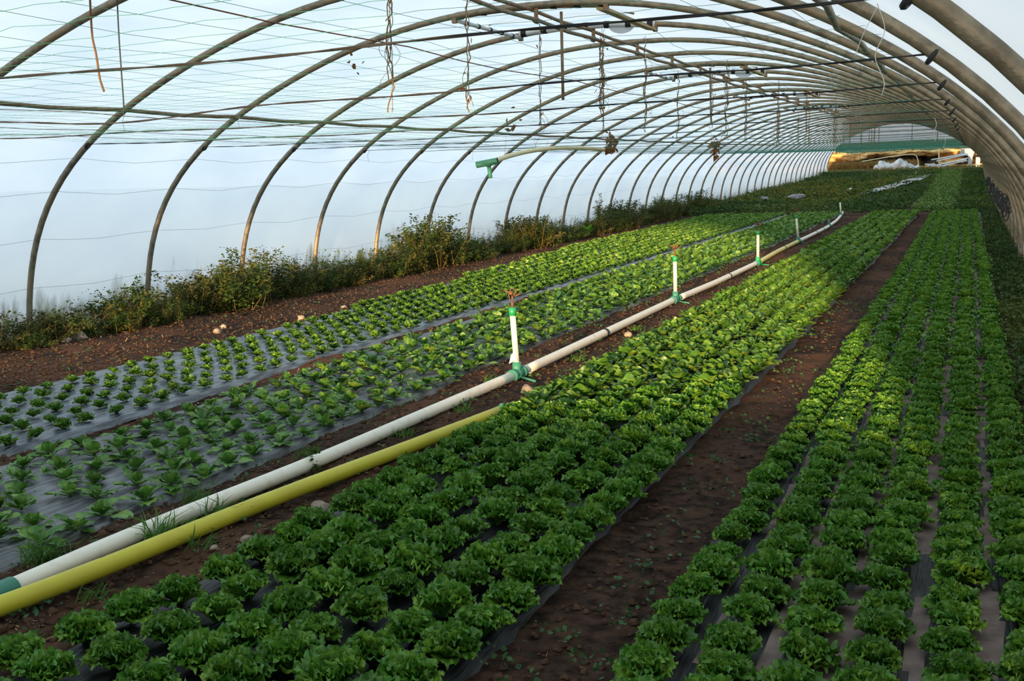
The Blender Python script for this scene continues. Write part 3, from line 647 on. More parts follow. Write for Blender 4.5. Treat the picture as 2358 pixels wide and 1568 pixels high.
def rosette(kind, seed, q=1.0):
    rs = np.random.RandomState(seed); V = []; Fq = []; n0 = 0
    G = lambda a: max(3, int(round(a*q)))
    def put(az, off, V1, F1, tilt=0):
        nonlocal n0
        c, s = math.cos(az), math.sin(az); X = V1[:, 0]+off
        V.append(np.stack([X*c-V1[:, 1]*s, X*s+V1[:, 1]*c, V1[:, 2]+.004], 1)); Fq.append(F1+n0); n0 += len(V1)
    if kind == 'frill':
        for n, L, W, e0, cu, ru in ((7, .116, .060, 50, 46, .0085), (8, .118, .056, 66, 42, .010), (9, .114, .048, 78, 34, .0105), (7, .100, .038, 90, 16, .010)):
            n = n if q >= .9 else max(3, int(n*.6)); W = W if q >= .9 else W*1.35
            for k in range(n):
                put(2*math.pi*(k+rs.rand()*.6)/n+n, .008, *leafgrid(G(10), G(25), L*rs.uniform(.85, 1.12), W*rs.uniform(.85, 1.15), math.radians(e0+rs.randn()*7), math.radians(cu+rs.randn()*8), .30, ru, 11.5, rs, .25, .7))
    elif kind == 'butter':
        for n, L, W, e0, cu in ((7, .135, .062, 30, 6), (7, .125, .060, 48, -4), (6, .105, .055, 64, -14), (4, .08, .045, 78, -25)):
            n = n if q >= .9 else max(3, int(n*.6)); W = W if q >= .9 else W*1.3
            for k in range(n):
                put(2*math.pi*(k+rs.rand()*.5)/n+n, .006, *leafgrid(G(7), G(9), L*rs.uniform(.85, 1.15), W*rs.uniform(.9, 1.1), math.radians(e0+rs.randn()*6), math.radians(cu+rs.randn()*8), .35, .0035, 5, rs, .3, 1.1))
    elif kind == 'young':
        for n, L, W, e0, cu in ((6, .070, .033, 34, 22), (6, .074, .033, 56, 30), (5, .066, .028, 76, 24)):
            n = n if q >= .9 else max(3, int(n*.7)); W = W if q >= .9 else W*1.2
            for k in range(n):
                put(2*math.pi*(k+rs.rand()*.7)/n+n, .003, *leafgrid(G(7), G(9), L*rs.uniform(.8, 1.2), W*rs.uniform(.85, 1.2), math.radians(e0+rs.randn()*10), math.radians(cu+rs.randn()*10), .30, .0065, 8, rs, .2, .9))
    else:
        for n, L, W, e0, cu in ((4, .115, .038, 20, 24), (5, .10, .036, 42, 30), (4, .075, .028, 68, 20)):
            for k in range(n):
                put(2*math.pi*(k+rs.rand()*.9)/n+n, .003, *leafgrid(G(8), G(9), L*rs.uniform(.7, 1.3), W*rs.uniform(.8, 1.2), math.radians(e0+rs.randn()*12), math.radians(cu+rs.randn()*14), .22, .004, 5, rs, .14, .2))
    return np.concatenate(V), np.concatenate(Fq)
KINDS = {}
for kd in ('frill', 'butter', 'young', 'spoon'):
    hi_ = []
    for s in range(7):
        V, Fq = rosette(kd, 10*s+3); me = mesh(kd+'_leaves', V, Fq, M[kd]); hi_.append(me)
    lo_ = [rosette(kd, 10*s+3, .5) for s in range(5)]
    KINDS[kd] = (hi_, lo_)

plants = {'frill3': [], 'butter': [], 'young': [], 'spoon': [], 'frill4': []}
pr = np.random.RandomState(21)
near3 = [[(1.57, 2.73), (1.66, 2.95), (1.69, 3.16), (1.75, 3.35), (1.78, 3.60)], [(1.79, 2.64), (1.91, 2.82), (1.97, 3.03), (1.99, 3.25), (1.98, 3.47)], [(2.2, 2.9), (2.25, 3.10), (2.25, 3.34), (2.27, 3.57)], [(2.41, 2.81), (2.48, 2.98), (2.44, 3.2), (2.5, 3.43), (2.51, 3.67)], [(2.69, 2.91), (2.73, 3.10), (2.76, 3.32)], [(2.92, 2.98), (2.95, 3.22)]]
rows3 = [1.80, 2.02, 2.25, 2.49, 2.73, 2.95]
for r_, X in enumerate(rows3):
    for x, y in near3[r_]:
        plants['frill3'].append((x, y, r_, pr.uniform(.92, 1.12)))
    Y = near3[r_][-1][1]+.235
    while Y < 37.1:
        if pr.rand() > .015:
            k = 'frill3' if Y < 7.3+.25*(r_-2) else 'butter'
            sc = pr.uniform(.94, 1.18) if k == "frill3" else pr.uniform(.98, 1.2)
            plants[k].append((X+.02*(r_ == 5)+pr.randn()*.018, Y+pr.randn()*.02, r_, sc))
        Y += .232
    Y = near3[r_][0][1]-.22
    while Y > 1.3: plants['frill3'].append((near3[r_][0][0]-.04+pr.randn()*.01, Y, r_, 1.0)); Y -= .22
rows4 = [3.62, 3.84, 4.05, 4.27, 4.495, 4.72]
for r_, X in enumerate(rows4):
    Y = 1.49+.07*(r_ % 2)+pr.rand()*.1
    while Y < 36.9:
        if pr.rand() > .012:
            plants['frill4'].append((X+pr.randn()*.010-(max(0, Y-20)*.006), Y+pr.randn()*.018, r_, pr.uniform(.86, 1.07)*(1.0 if 0 < r_ else .92)))
        Y += .222
rows1 = [(-1.12, 2.5), (-1.37, 2.5), (-1.62, 2.7), (-1.88, 2.9), (-2.14, 3.1), (-2.42, 3.3), (-2.68, 12.3), (-2.94, 16.3), (-3.2, 19.5), (-3.46, 22.5)]
for r_, (X, y0) in enumerate(rows1):
    Y = y0+(.125 if r_ % 2 else 0)
    while Y < 37.3:
        if pr.rand() > .01:
            plants['young'].append((X+pr.randn()*.012, Y+pr.randn()*.015, r_, pr.uniform(.85, 1.1)*np.interp(Y, [8, 12, 18], [1, 1.18, 1.45])))
        Y += .25
rows2 = [-.55, -.32, -.08, .16, .40, .63]
for r_, X in enumerate(rows2):
    Y = 2.1+.125*(r_ % 2)-.1*r_+.5*(r_ == 5)
    while Y < 37.3:
        if pr.rand() > .02 and Y > 1.7:
            plants['spoon'].append((X+pr.randn()*.02, Y+pr.randn()*.02, r_, pr.uniform(.85, 1.15)*np.interp(Y, [7, 12, 18], [1.0, 1.15, 1.4])))
        Y += .25
RN = ['first', 'second', 'third', 'fourth', 'fifth', 'sixth', 'seventh', 'eighth', 'ninth', 'tenth']
def vis_key(p):
    d = Vector((p[0], p[1], gz(p[0], p[1])+.05))-CAMP; z = d.dot(fw); u = 1179+F*d.dot(r2)/z; v = 784-F*d.dot(u2)/z
    return (z if (-70 < u < 2430 and v < 1660) else 1e3+z)
INFO = {
 'frill3': ('frilly_lettuce', 'frill', 'dark frilly lettuce right of the yellow pipe, in the {} row from the left', 'frilly lettuces beside the yellow pipe', 'lettuce'),
 'frill4': ('frilly_lettuce', 'frill', 'dark frilly lettuce in the rightmost bed, {} row from its left edge', 'frilly lettuces in the rightmost bed', 'lettuce'),
 'butter': ('round_lettuce', 'butter', 'smooth round-leaved lettuce right of the white pipe, in the {} row from the left', 'smooth lettuces right of the white pipe', 'lettuce'),
 'young': ('young_lettuce', 'young', 'small young lettuce on the leftmost bed, in the {} row from its right edge', 'young lettuces in the leftmost bed', 'lettuce'),
 'spoon': ('loose_lettuce', 'spoon', 'spoon-leaved lettuce on grey mulch left of the white pipe, {} row from the left', 'loose-leaved lettuces left of the white pipe', 'lettuce')}
LIM = {'frill3': 110, 'frill4': 190, 'butter': 300, 'young': 300, 'spoon': 300}
RESTL = {'frill': ('frilly_lettuce_rows', 'dense far rows of frilly lettuces in the rightmost bed'), 'butter': ('round_lettuce_rows', 'dense far rows of smooth lettuces right of the white pipe'),
         'young': ('young_lettuce_rows', 'dense far rows of young lettuces in the leftmost bed'), 'spoon': ('loose_lettuce_rows', 'dense far rows of loose-leaved lettuces left of the white pipe')}
rest = {}
for key, (nm, kd, lab, grp, cat) in INFO.items():
    pl = [p for p in plants[key] if vis_key(p) < 1e3]; pl.sort(key=vis_key)
    hid = [p for p in plants[key] if vis_key(p) >= 1e3 and p[1] < 9]
    lim = LIM[key]
    for j, (x, y, r_, sc) in enumerate(pl[:lim]+hid):
        o = link(nm, KINDS[kd][0][pr.randint(7)], None, (x, y, gz(x, y)+.032), (pr.randn()*.06, pr.randn()*.06, pr.rand()*6.28), (sc, sc, sc*pr.uniform(.92, 1.08)))
        tag(o, lab.format(RN[r_]), cat, grp)
    rest.setdefault(kd, []).extend(pl[lim:])
for kd, pl in rest.items():
    if not pl: continue
    V = []; Fq = []; n0 = 0
    for (x, y, r_, sc) in pl:
        V1, F1 = KINDS[kd][1][pr.randint(5)]; a = pr.rand()*6.28; c, s = math.cos(a)*sc, math.sin(a)*sc
        V.append(np.stack([V1[:, 0]*c-V1[:, 1]*s+x, V1[:, 0]*s+V1[:, 1]*c+y, V1[:, 2]*sc+gz(x, y)+.032], 1)); Fq.append(F1+n0); n0 += len(V1)
    o = link(RESTL[kd][0], mesh(RESTL[kd][0], np.concatenate(V), np.concatenate(Fq), M[kd])); tag(o, RESTL[kd][1], 'lettuce', kind='stuff')

# ------------------------------------------------------------------ weeds
def leaves_cloud(n, posf, size, rs, elong=1.8, upb=.3):
    """n small folded leaves, posf(n) -> positions"""
    P = posf(n); n = len(P); a = rs.randn(n, 3); a[:, 2] = np.abs(a[:, 2])*upb+.1*rs.randn(n); a /= np.linalg.norm(a, axis=1)[:, None]
    s = (size*rs.uniform(.6, 1.4, n))[:, None]; b = np.cross(a, rs.randn(n, 3)); b /= np.linalg.norm(b, axis=1)[:, None]+1e-9
    c = np.cross(a, b)
    V = np.stack([P, P+a*s*.5+b*s/elong*.5+c*s*.1, P+a*s, P+a*s*.5-b*s/elong*.5+c*s*.1], 1).reshape(-1, 3)
    return V, (np.arange(n)[:, None]*4+np.arange(4)[None])
def blades(n, posf, h, rs, w_=.004, lean=.5):
    P = posf(n); n = len(P); d = rs.randn(n, 3)*lean; d[:, 2] = 1; d /= np.linalg.norm(d, axis=1)[:, None]; H = (h*rs.uniform(.5, 1.2, n))[:, None]
    sdv = np.cross(d, rs.randn(n, 3)); sdv /= np.linalg.norm(sdv, axis=1)[:, None]; sdv *= w_
    mid = P+d*H*.6; tip = P+d*H; tip[:, :2] += d[:, :2]*H*.5; tip[:, 2] -= .15*H[:, 0]
    V = np.stack([P-sdv, P+sdv, mid+sdv*.8, mid-sdv*.8, tip, tip], 1)
    V[:, 5] += sdv*.1
    V = V.reshape(-1, 3); k = np.arange(n)[:, None]*6
    return V, np.concatenate([k+np.array([[0, 1, 2, 3]]), k+np.array([[3, 2, 5, 4]])])
weedmesh = []
for s in range(6):
    rs = np.random.RandomState(400+s); V = []; Fq = []; n0 = 0; mi = []
    H = [.34, .42, .30, .38, .5, .26][s]
    for st in range(30):
        bx, by = rs.randn(2)*.10; hh = H*rs.uniform(.5, 1.15); lx, ly = rs.randn(2)*.16
        f = lambda n, bx=bx, by=by, hh=hh, lx=lx, ly=ly: np.stack([(lambda t: bx+lx*t+.022*rs.randn(n))(t := rs.rand(n)**.7), by+ly*t+.022*rs.randn(n), hh*t+.012*rs.randn(n)], 1)
        v, f_ = leaves_cloud(110, f, .027, rs, 1.9); V.append(v); Fq.append(f_+n0); n0 += len(v); mi += [0]*len(f_)
    v, f_ = blades(40, lambda n: np.stack([rs.randn(n)*.12, rs.randn(n)*.12, rs.rand(n)*0], 1), H*1.3, rs, .0018, .25); V.append(v); Fq.append(f_+n0); n0 += len(v); mi += [1]*len(f_)
    weedmesh.append(mesh('weed', np.concatenate(V), np.concatenate(Fq), [M['weed'], M['drygrass']], mi, smooth=False))
wr = np.random.RandomState(31); Y = 6.6; k = 0
hs = {9.0: .55, 10.5: 1.0, 13: 1.15, 16.6: 1.0}
while Y < 44:
    dens = .40 if Y < 24 else .6
    big = 1.0+.35*math.sin(Y*1.1)+.2*wr.randn()
    if Y < 9.4: big *= .75
    x = -4.88+wr.rand()*(.36 if Y > 8.8 else .15)
    side = 'near' if Y < 20 else ('middle' if Y < 30 else 'far')
    o = link('weed_clump', weedmesh[wr.randint(6)], None, (x, Y, gz(x, Y)-.02), (0, 0, wr.rand()*6.28), (max(.8, big)*1.2, max(.8, big)*1.2, max(.7, big)*1.1))
    a_ = {'near': 'leafy weed clump at the foot of the left wall, in its near stretch', 'middle': 'leafy weed clump at the foot of the left wall, in its sunlit middle stretch', 'far': 'leafy weed clump at the foot of the left wall, in its far shaded stretch'}[side]
    tag(o, a_, 'weed', 'weed clumps along the left wall'); Y += dens*wr.uniform(.55, 1.1)
def tall_weed(X, Y, H, Wd, n, label, seed, m='weed', size=.05, up_=1.0):
    rs = np.random.RandomState(seed); z = gz(X, Y); root = empty('tall_weed', (X, Y, z), label, 'weed')
    st = MB(); V = []; Fq = []; n0 = 0
    for s in range(max(3, n//60)):
        hh = H*rs.uniform(.55, 1); lx, ly = rs.randn(2)*Wd*.6; t = np.linspace(0, 1, 7)
        st.tube(np.stack([X+lx*t**1.3, Y+ly*t**1.3, z+hh*t], 1), .004, 5)
        f = lambda k, hh=hh, lx=lx, ly=ly: np.stack([(t := rs.rand(k)**.8)*0+X+lx*t**1.3+.05*(1.15-t)*rs.randn(k), Y+ly*t**1.3+.05*(1.15-t)*rs.randn(k), z+hh*t], 1)
        v, f_ = leaves_cloud(60, f, size, rs, 1.9); V.append(v); Fq.append(f_+n0); n0 += len(v)
    st.obj('stems', M['weedd'], root)
    V = np.concatenate(V)-np.array(root.location); link('leaves', mesh('leaves', V, np.concatenate(Fq), M[m], smooth=False), root)
tall_weed(-4.72, 19.0, .78, .34, 1500, 'tall bushy dark weed standing against the left wall in the middle distance', 1, 'weedd', .055)
tall_weed(-4.68, 19.4, .98, .12, 300, 'thin seed stalk rising behind the tall bushy weed', 2, 'weedy', .022)
tall_weed(-4.95, 17.4, .52, .05, 180, 'slim spiky weed left of the tall bushy one', 3, 'weed', .04)
tall_weed(-4.62, 28.5, 1.1, .14, 700, 'tall narrow weed with yellowing leaves climbing a hoop farther back', 4, 'weedy', .05)
tall_weed(-4.7, 16.0, .55, .14, 420, 'pointed weed clump beside the fifth hoop foot', 5, 'weed', .04)
tall_weed(-4.72, 23.4, .6, .12, 360, 'pointed weed clump in the sunlit stretch of the left wall', 6, 'weedy', .04)
tall_weed(-4.75, 10.75, .6, .14, 480, 'weed bush at the foot of the second visible hoop on the left', 7, 'weedd', .045)
rs = np.random.RandomState(9); mb = MB(); V = []; Fq = []; n0 = 0      # broad dock leaves
for k in range(9):
    a = rs.rand()*6.28; v, f_ = leafgrid(7, 5, rs.uniform(.3, .45), .08, math.radians(rs.uniform(45, 80)), .6, .25, 0, 3, rs, .15, .8)
    v = np.stack([v[:, 0]*math.cos(a)-v[:, 1]*math.sin(a), v[:, 0]*math.sin(a)+v[:, 1]*math.cos(a), v[:, 2]], 1); V.append(v); Fq.append(f_+n0); n0 += len(v)
o = link('dock_plant', mesh('dock_plant', np.concatenate(V), np.concatenate(Fq), M['grass']), None, (-4.5, 27.2, gz(-4.5, 27.2))); tag(o, 'broad-leaved dock plant left of the tall narrow weed', 'weed')

def stuff(name, parts, label, cat):
    V = []; Fq = []; mi = []; n0 = 0; mats = []
    for (v, f_, m) in parts:
        V.append(v); Fq.append(f_+n0); n0 += len(v)
        if m not in mats: mats.append(m)
        mi += [mats.index(m)]*len(f_)
    o = link(name, mesh(name, np.concatenate(V), np.concatenate(Fq), mats, mi, smooth=False)); tag(o, label, cat, kind='stuff'); return o
rs = np.random.RandomState(50)
def strip(x0, x1, y0, y1, h, py=1.0):
    def f(n):
        X = rs.uniform(x0, x1, n); Yv = y0+(y1-y0)*rs.rand(n)**py; return np.stack([X, Yv, gz(X, Yv)+h*rs.rand(n)**1.5*(.6+.8*(vnoise(X, Yv, .8, 5)+.5))], 1)
    return f
stuff('wall_foot_growth', [(*leaves_cloud(16000, strip(-5.25, -4.72, 6.5, 46, .30, 1.3), .045, rs), M['weedd']), (*leaves_cloud(5000, strip(-5.25, -4.95, 9, 46, .42, 1.4), .04, rs), M['weedy']),
      (*blades(5000, strip(-5.25, -4.8, 6, 46, .02, 1.3), .34, rs, .003, .25), M['drygrass'])], 'low tangle of grass and weeds along the foot of the left wall', 'weeds')
def outside(n):
    X = rs.uniform(-6.6, -5.42, n); Yv = rs.uniform(4, 60, n); return np.stack([X, Yv, gz(X, Yv)+.62*rs.rand(n)**1.7*(.4+1.3*(vnoise(X, Yv, .9, 15)+.5))-.1], 1)
stuff('outer_growth', [(*leaves_cloud(15000, outside, .10, rs), M['weedd'])], 'weeds outside pressing as dim shapes against the left sheet', 'weeds')
stuff('right_foot_growth', [(*leaves_cloud(22000, strip(4.84, 5.26, 2, 44, .16, 1.4), .05, rs), M['weedd']), (*leaves_cloud(5000, strip(5.0, 5.26, 6, 46, .26, 1.2), .05, rs), M['weedd'])], 'dark low weeds between the rightmost bed and the right wall', 'weeds')
def far(x0, x1, y0, y1, h):
    def f(n):
        X = rs.uniform(x0, x1, n); Yv = y0+(y1-y0)*rs.rand(n); return np.stack([X, Yv, gz(X, Yv)+h*rs.rand(n)*(.5+1.2*(vnoise(X, Yv, 1.6, 25)+.5))], 1)
    return f
stuff('overgrown_floor', [(*leaves_cloud(52000, far(-5.2, 2.6, 37.9, 84, .22), .105, rs, 1.8, .4), M['weedd']), (*leaves_cloud(20000, far(4.1, 5.2, 37, 84, .18), .10, rs), M['weedd']),
      (*leaves_cloud(9000, far(-5.0, .5, 44, 70, .26), .10, rs), M['weedy'])], 'rank weeds covering the abandoned far part of the tunnel floor', 'weeds')
stuff('far_seedling_bed', [(*leaves_cloud(26000, far(2.75, 4.1, 38.4, 83, .13), .085, rs), M['butter']), (*leaves_cloud(9000, far(1.0, 2.55, 66, 84, .13), .09, rs), M['butter']), (*leaves_cloud(12000, far(2.6, 4.0, 60, 84, .13), .10, rs), M['butter'])], 'lighter green leafy crop beds in the far part of the tunnel', 'crop')
V, Fq = grid_mesh(np.linspace(0, 1, 30), np.linspace(0, 1, 40), lambda X, Y: X*0); rs2 = np.random.RandomState(2)
U, T_ = V[:, 0].copy(), V[:, 1].copy(); yy = 50+24*T_; xx = np.interp(yy, [50, 58, 66, 74], [.35, .9, 1.55, 2.1])+(U-.5)*.9*(.4+.6*np.sin(math.pi*T_)); V = np.stack([xx, yy, gz(xx, yy)+.24+.05*vnoise(xx, yy, .4, 6)+.04*vnoise(xx, yy, .15, 7)], 1)
o = link('film_scrap', mesh('film_scrap', V, Fq, M['scrap'])); tag(o, 'crumpled silvery film scrap lying among the far weeds', 'plastic scrap')
for k, (x, y) in enumerate([(-2.3, 48.4), (-3.3, 46.5)]):
    o = MB().blob((x, y, gz(x, y)+.2), (.35 if k == 0 else .2, .5, .14), seed=k+5, nu=14, nv=8, rough=.5).obj('film_scrap', M['scrap'], loc=(x, y, gz(x, y))); tag(o, ['greyish lump of film among the weeds past the leftmost bed', 'small greyish lump of film left of the larger one'][k], 'plastic scrap')
for k, (x, y, l, a) in enumerate([(1.0, 71, .5, .5), (1.2, 77, .25, .2), (-.9, 55.5, .3, .9)]):
    o = MB().tube([(x, y, gz(x, y)+.18), (x+l*math.sin(a)*.5, y+l*2, gz(x, y+l*2)+.24)], .05, 8).obj('white_scrap', M['bag']); tag(o, ['white stick-like scrap lying in the far weeds', 'small white scrap just beyond the stick-like one', 'tiny white scrap in the weeds left of the silvery film'][k], 'scrap')

# litter on the soil
def paths(n, sp=.08):
    out = []
    zones = [(-4.9, -2.75, 7.0, 36, .52), (-.98, -.78, 4, 37, .05), (.74, 1.6, 3, 37, .33), (3.1, 3.45, 3, 36, sp), (5.0, 5.2, 4, 30, .02)]
    for x0, x1, y0, y1, f in zones:
        k = int(n*f); X = rs.uniform(x0, x1, k); Yv = y0+(y1-y0)*rs.rand(k)**1.6; out.append(np.stack([X, Yv, soil_h(X, Yv)+.006], 1))
    return np.concatenate(out)
def clods(n, sc):
    P = paths(n); n = len(P); s = sc*rs.uniform(.25, 1.2, (n, 1, 1))
    base = np.array([(math.cos(a)*r, math.sin(a)*r, h) for h, r, k0 in ((-.2, 1, 0), (.45, .75, .5)) for a in [(q+k0)*math.pi/3 for q in range(6)]]+[(0, 0, .68)])
    nb_ = len(base); j = rs.uniform(.65, 1.3, (n, nb_, 3)); V = P[:, None]+base[None]*j*s; k = np.arange(n)[:, None]*nb_
    T_ = []
    for q in range(6):
        q1 = (q+1) % 6; T_ += [(q, q1, 6+q), (q1, 6+q1, 6+q), (6+q, 6+q1, 12)]
    Fq = np.concatenate([k+np.array([t]) for t in T_]); return V.reshape(-1, 3), Fq
def tri(V, Fq): return V, Fq[:, [0, 1, 2]]
v1, f1 = clods(12000, .012); v2, f2 = clods(3500, .022)
o = link('soil_crumbs', mesh('soil_crumbs', np.concatenate([v1, v2]), np.concatenate([f1[:, :3], f2[:, :3]+len(v1)]), M['soil_b'], smooth=False)); tag(o, 'crumbs and clods of brown earth scattered on the paths', 'soil', kind='stuff')
def flat_straw(n):
    P = paths(n, .012); n = len(P); a = rs.randn(n, 3); a[:, 2] *= .25; a /= np.linalg.norm(a, axis=1)[:, None]; L = (rs.uniform(.01, .06, n)*np.where(P[:, 0] > .7, .5, 1))[:, None]; b = np.cross(a, [0, 0, 1.])*(rs.uniform(.0015, .007, n)*np.where(P[:, 0] > .7, .35, 1))[:, None]
    P = P+[0, 0, .008]; V = np.stack([P-b, P+b, P+a*L+b, P+a*L-b], 1).reshape(-1, 3); return V, np.arange(n)[:, None]*4+np.arange(4)[None]
v, f_ = flat_straw(7000); o = link('straw_litter', mesh('straw_litter', v, f_, M['straw'], smooth=False)); tag(o, 'bits of straw and dead leaf littering the bare soil', 'litter', kind='stuff')
def tiny(n):
    zones = [(3.08, 3.48, 3.0, 14, .30), (.76, 1.62, 2.8, 20, .55), (-4.6, -2.8, 7, 20, .15)]
    out = []
    for x0, x1, y0, y1, f in zones:
        k = int(n*f); cx = rs.uniform(x0, x1, k//7+1); cyy = y0+(y1-y0)*rs.rand(k//7+1)**1.5; j = rs.randint(0, len(cx), k); X = cx[j]+rs.randn(k)*.035; Yv = cyy[j]+rs.randn(k)*.04; out.append(np.stack([X, Yv, soil_h(X, Yv)+.015+.03*rs.rand(k)], 1))
    return np.concatenate(out)
stuff('seedling_weeds', [(*leaves_cloud(2600, tiny, .022, rs, 1.3), M['pale_l'])], 'tiny weed seedlings sprouting on the paths and beside the pipes', 'weeds')
def tuft(X, Y, n, h, label, lean=(.2, .1)):
    r_ = np.random.RandomState(int(X*100+Y*37) % 9999); z = soil_h(np.array([X]), np.array([Y]))[0]
    v, f_ = blades(n, lambda k: np.stack([r_.randn(k)*.03, r_.randn(k)*.045, np.zeros(k)], 1), h, r_, .0032, .45); v[:, 0] += v[:, 2]*lean[0]; v[:, 1] += v[:, 2]*lean[1]
    o = link('grass_tuft', mesh('grass_tuft', v, f_, M['grass'], smooth=False), None, (X, Y, z)); tag(o, label, 'grass', 'grass tufts beside the pipes')
for a in [(.80, 3.62, 90, .17, 'grass tuft between the grey mulch edge and the white pipe near the left edge'), (1.10, 4.02, 75, .19, 'long-bladed grass tuft squeezed between the white and yellow pipes'), (1.16, 4.32, 60, .16, 'grass tuft between the two pipes, just beyond the long-bladed one'),
          (1.34, 4.0, 26, .10, 'short grass tuft poking up on the right side of the yellow pipe'), (1.28, 3.4, 30, .09, 'small weed tuft under the yellow pipe near the bottom left'), (1.30, 5.1, 45, .09, 'grass tuft between the pipes where they spread apart'),
          (.92, 5.55, 40, .09, 'grass tuft leaning on the left side of the white pipe'), (1.22, 6.2, 50, .07, 'low green tuft beside the white pipe near the yellow pipe end'), (1.27, 7.0, 40, .07, 'low green tuft just short of the nearest sprinkler'),
          (1.30, 9.4, 50, .08, 'low green tuft right of the white pipe past the nearest sprinkler'), (1.05, 8.0, 40, .09, 'grass tuft at the foot of the nearest sprinkler'), (1.32, 11.2, 60, .07, 'low green tuft halfway to the second sprinkler'), (.84, 4.6, 45, .13, 'grass tuft at the grey mulch edge left of the white pipe')]: tuft(*a)
o = link('plant_sprig', mesh('plant_sprig', *leaves_cloud(44, lambda n: np.stack([rs.randn(n)*.018, rs.randn(n)*.018, .03+.11*rs.rand(n)], 1), .032, rs, 1.3), M['weed'], smooth=False), None, (1.14, 5.28, gz(1.1, 5.28))); tag(o, 'small leafy sprig growing over the white pipe in the foreground', 'weed')
for k, (x, y, s, lb) in enumerate([(1.47, 7.72, .055, 'round pale clod beside the nearest sprinkler'), (1.55, 4.68, .05, 'pale rugged stone right of the yellow pipe'), (1.52, 4.1, .028, 'small brown stone below the pale rugged stone'), (1.62, 5.75, .035, 'pale stone half hidden by the frilly lettuces'),
        (-4.55, 9.55, .09, 'pale stone at the foot of the nearest left hoop'), (-4.5, 9.3, .06, 'smaller stone left of the pale one under the nearest left hoop'), (1.56, 9.1, .04, 'dry uprooted clod right of the white pipe'), (1.36, 10.8, .045, 'pale straw-covered clod past the nearest sprinkler'),
        (-3.45, 10.65, .05, 'round pale stone on the bare soil left of the young lettuces'), (-2.98, 11.55, .045, 'white flat stone at the edge of the leftmost bed'), (1.42, 4.0, .022, 'tiny stone beside the yellow pipe'), (-3.0, 12.6, .04, 'whitish stone a little beyond the flat white one'), (-3.2, 10.2, .05, 'brownish clod left of the shiny mulch')]):
    z = float(soil_h(np.array([x]), np.array([y]))[0]); o = MB().blob((0, 0, 0), (s, s*.9, s*.7), seed=k, nu=12, nv=8, rough=.3).obj('stone', M['rock'], loc=(0, 0, 0)); o.location = (x, y, z+s*.4); tag(o, lb, 'stone', 'stones on the soil')
for k, (x, y, l, a_) in enumerate([(-3.8, 11.2, .5, .3), (-3.4, 13.0, .4, 1.2)]):
    pass

# ------------------------------------------------------------------ rolled side strips hooked up on the right wall
for k, i in enumerate([8, 10, 12, 15, 19]):
    Y = HY(i)+.2; x = xat(.85)-.09; z = g(Y)+CT*x; rs = np.random.RandomState(i); mb = MB()
    for q in range(7):
        a = np.linspace(0, 2*math.pi, 15); mb.tube(np.stack([x+.03*rs.randn()+.05*np.cos(a), Y+.10*rs.randn()+.05*np.sin(a), z+.78+.05*rs.randn()+.13*np.sin(a)], 1), .012, 6)
    o = mb.obj('rope_bundle', M['wire'], loc=(x, Y, z+.8)); tag(o, f'{ordinal(k)} dark coiled bundle hooked on the right wall, from the camera', 'rope', 'dark bundles on the right wall')

# ------------------------------------------------------------------ beyond the open far end
Yb = 94.0
def zb(X, Y=90): return gz(X, Y)
xs = np.linspace(-16, 16, 110); ts = np.linspace(0, 1, 26); V = []
for x in xs:
    for t in ts:
        n1 = 1.8*vnoise(np.array([x]), np.array([t*3]), .9, 71)[0]; n2 = 1.9*vnoise(np.array([x]), np.array([t*5]), .35, 72)[0]
        z = 1.62*t if t < .8 else 1.30+(t-.8)*1.6
        under = .55*math.exp(-((t-.45)/.22)**2)*(1.0+1.2*n1)
        V.append((x, Yb+.5*t+under*1.3+.35*n1+.2*n2+(t > .8)*(t-.8)*6, zb(x)-.1+z*1.2+.10*n2))
nx, ny = len(ts), len(xs); a = (np.arange(ny-1)[:, None]*nx+np.arange(nx-1)[None]).ravel(); Fq = np.stack([a, a+nx, a+nx+1, a+1], 1)
tt = (a % nx)/nx; xc_ = xs[a//nx]; mi = (((tt > .22) & (tt < .60) & (vnoise(xc_, tt*3, 1.6, 73) > -.12)) & (xc_ > -3.0)).astype(int)  # faces below the ledge take the painted shade colour
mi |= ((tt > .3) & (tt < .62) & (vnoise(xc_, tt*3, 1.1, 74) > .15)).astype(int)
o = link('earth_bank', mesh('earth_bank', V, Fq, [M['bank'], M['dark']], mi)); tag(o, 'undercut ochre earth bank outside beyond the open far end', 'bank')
rs = np.random.RandomState(77)
def bankpos(x0, x1, h0, h1, y0=92.2, y1=93.9):
    return lambda n: np.stack([(X := rs.uniform(x0, x1, n)), rs.uniform(y0, y1, n), zb(X)+rs.uniform(h0, h1, n)], 1)
stuff('bank_growth', [(*blades(5200, bankpos(-6, .6, -.05, .35), .70, rs, .012, .35), M['drygrass']), (*leaves_cloud(2600, bankpos(-6, 0, 0, .7), .11, rs), M['weedy']), (*blades(900, bankpos(0, 6, -.05, .1), .3, rs, .010, .3), M['weedy']),
      (*leaves_cloud(5200, lambda n: np.stack([(X := rs.uniform(-6, 6, n)), rs.uniform(86, 93.5, n), zb(X, 88)+rs.uniform(-.05, .12, n)], 1), .10, rs), M['weedy']), (*leaves_cloud(2600, bankpos(-9, 9, 1.45, 1.75, 94.6, 96), .12, rs), M['weed'])], 'yellowish grass and weeds growing in front of the far earth bank', 'weeds')
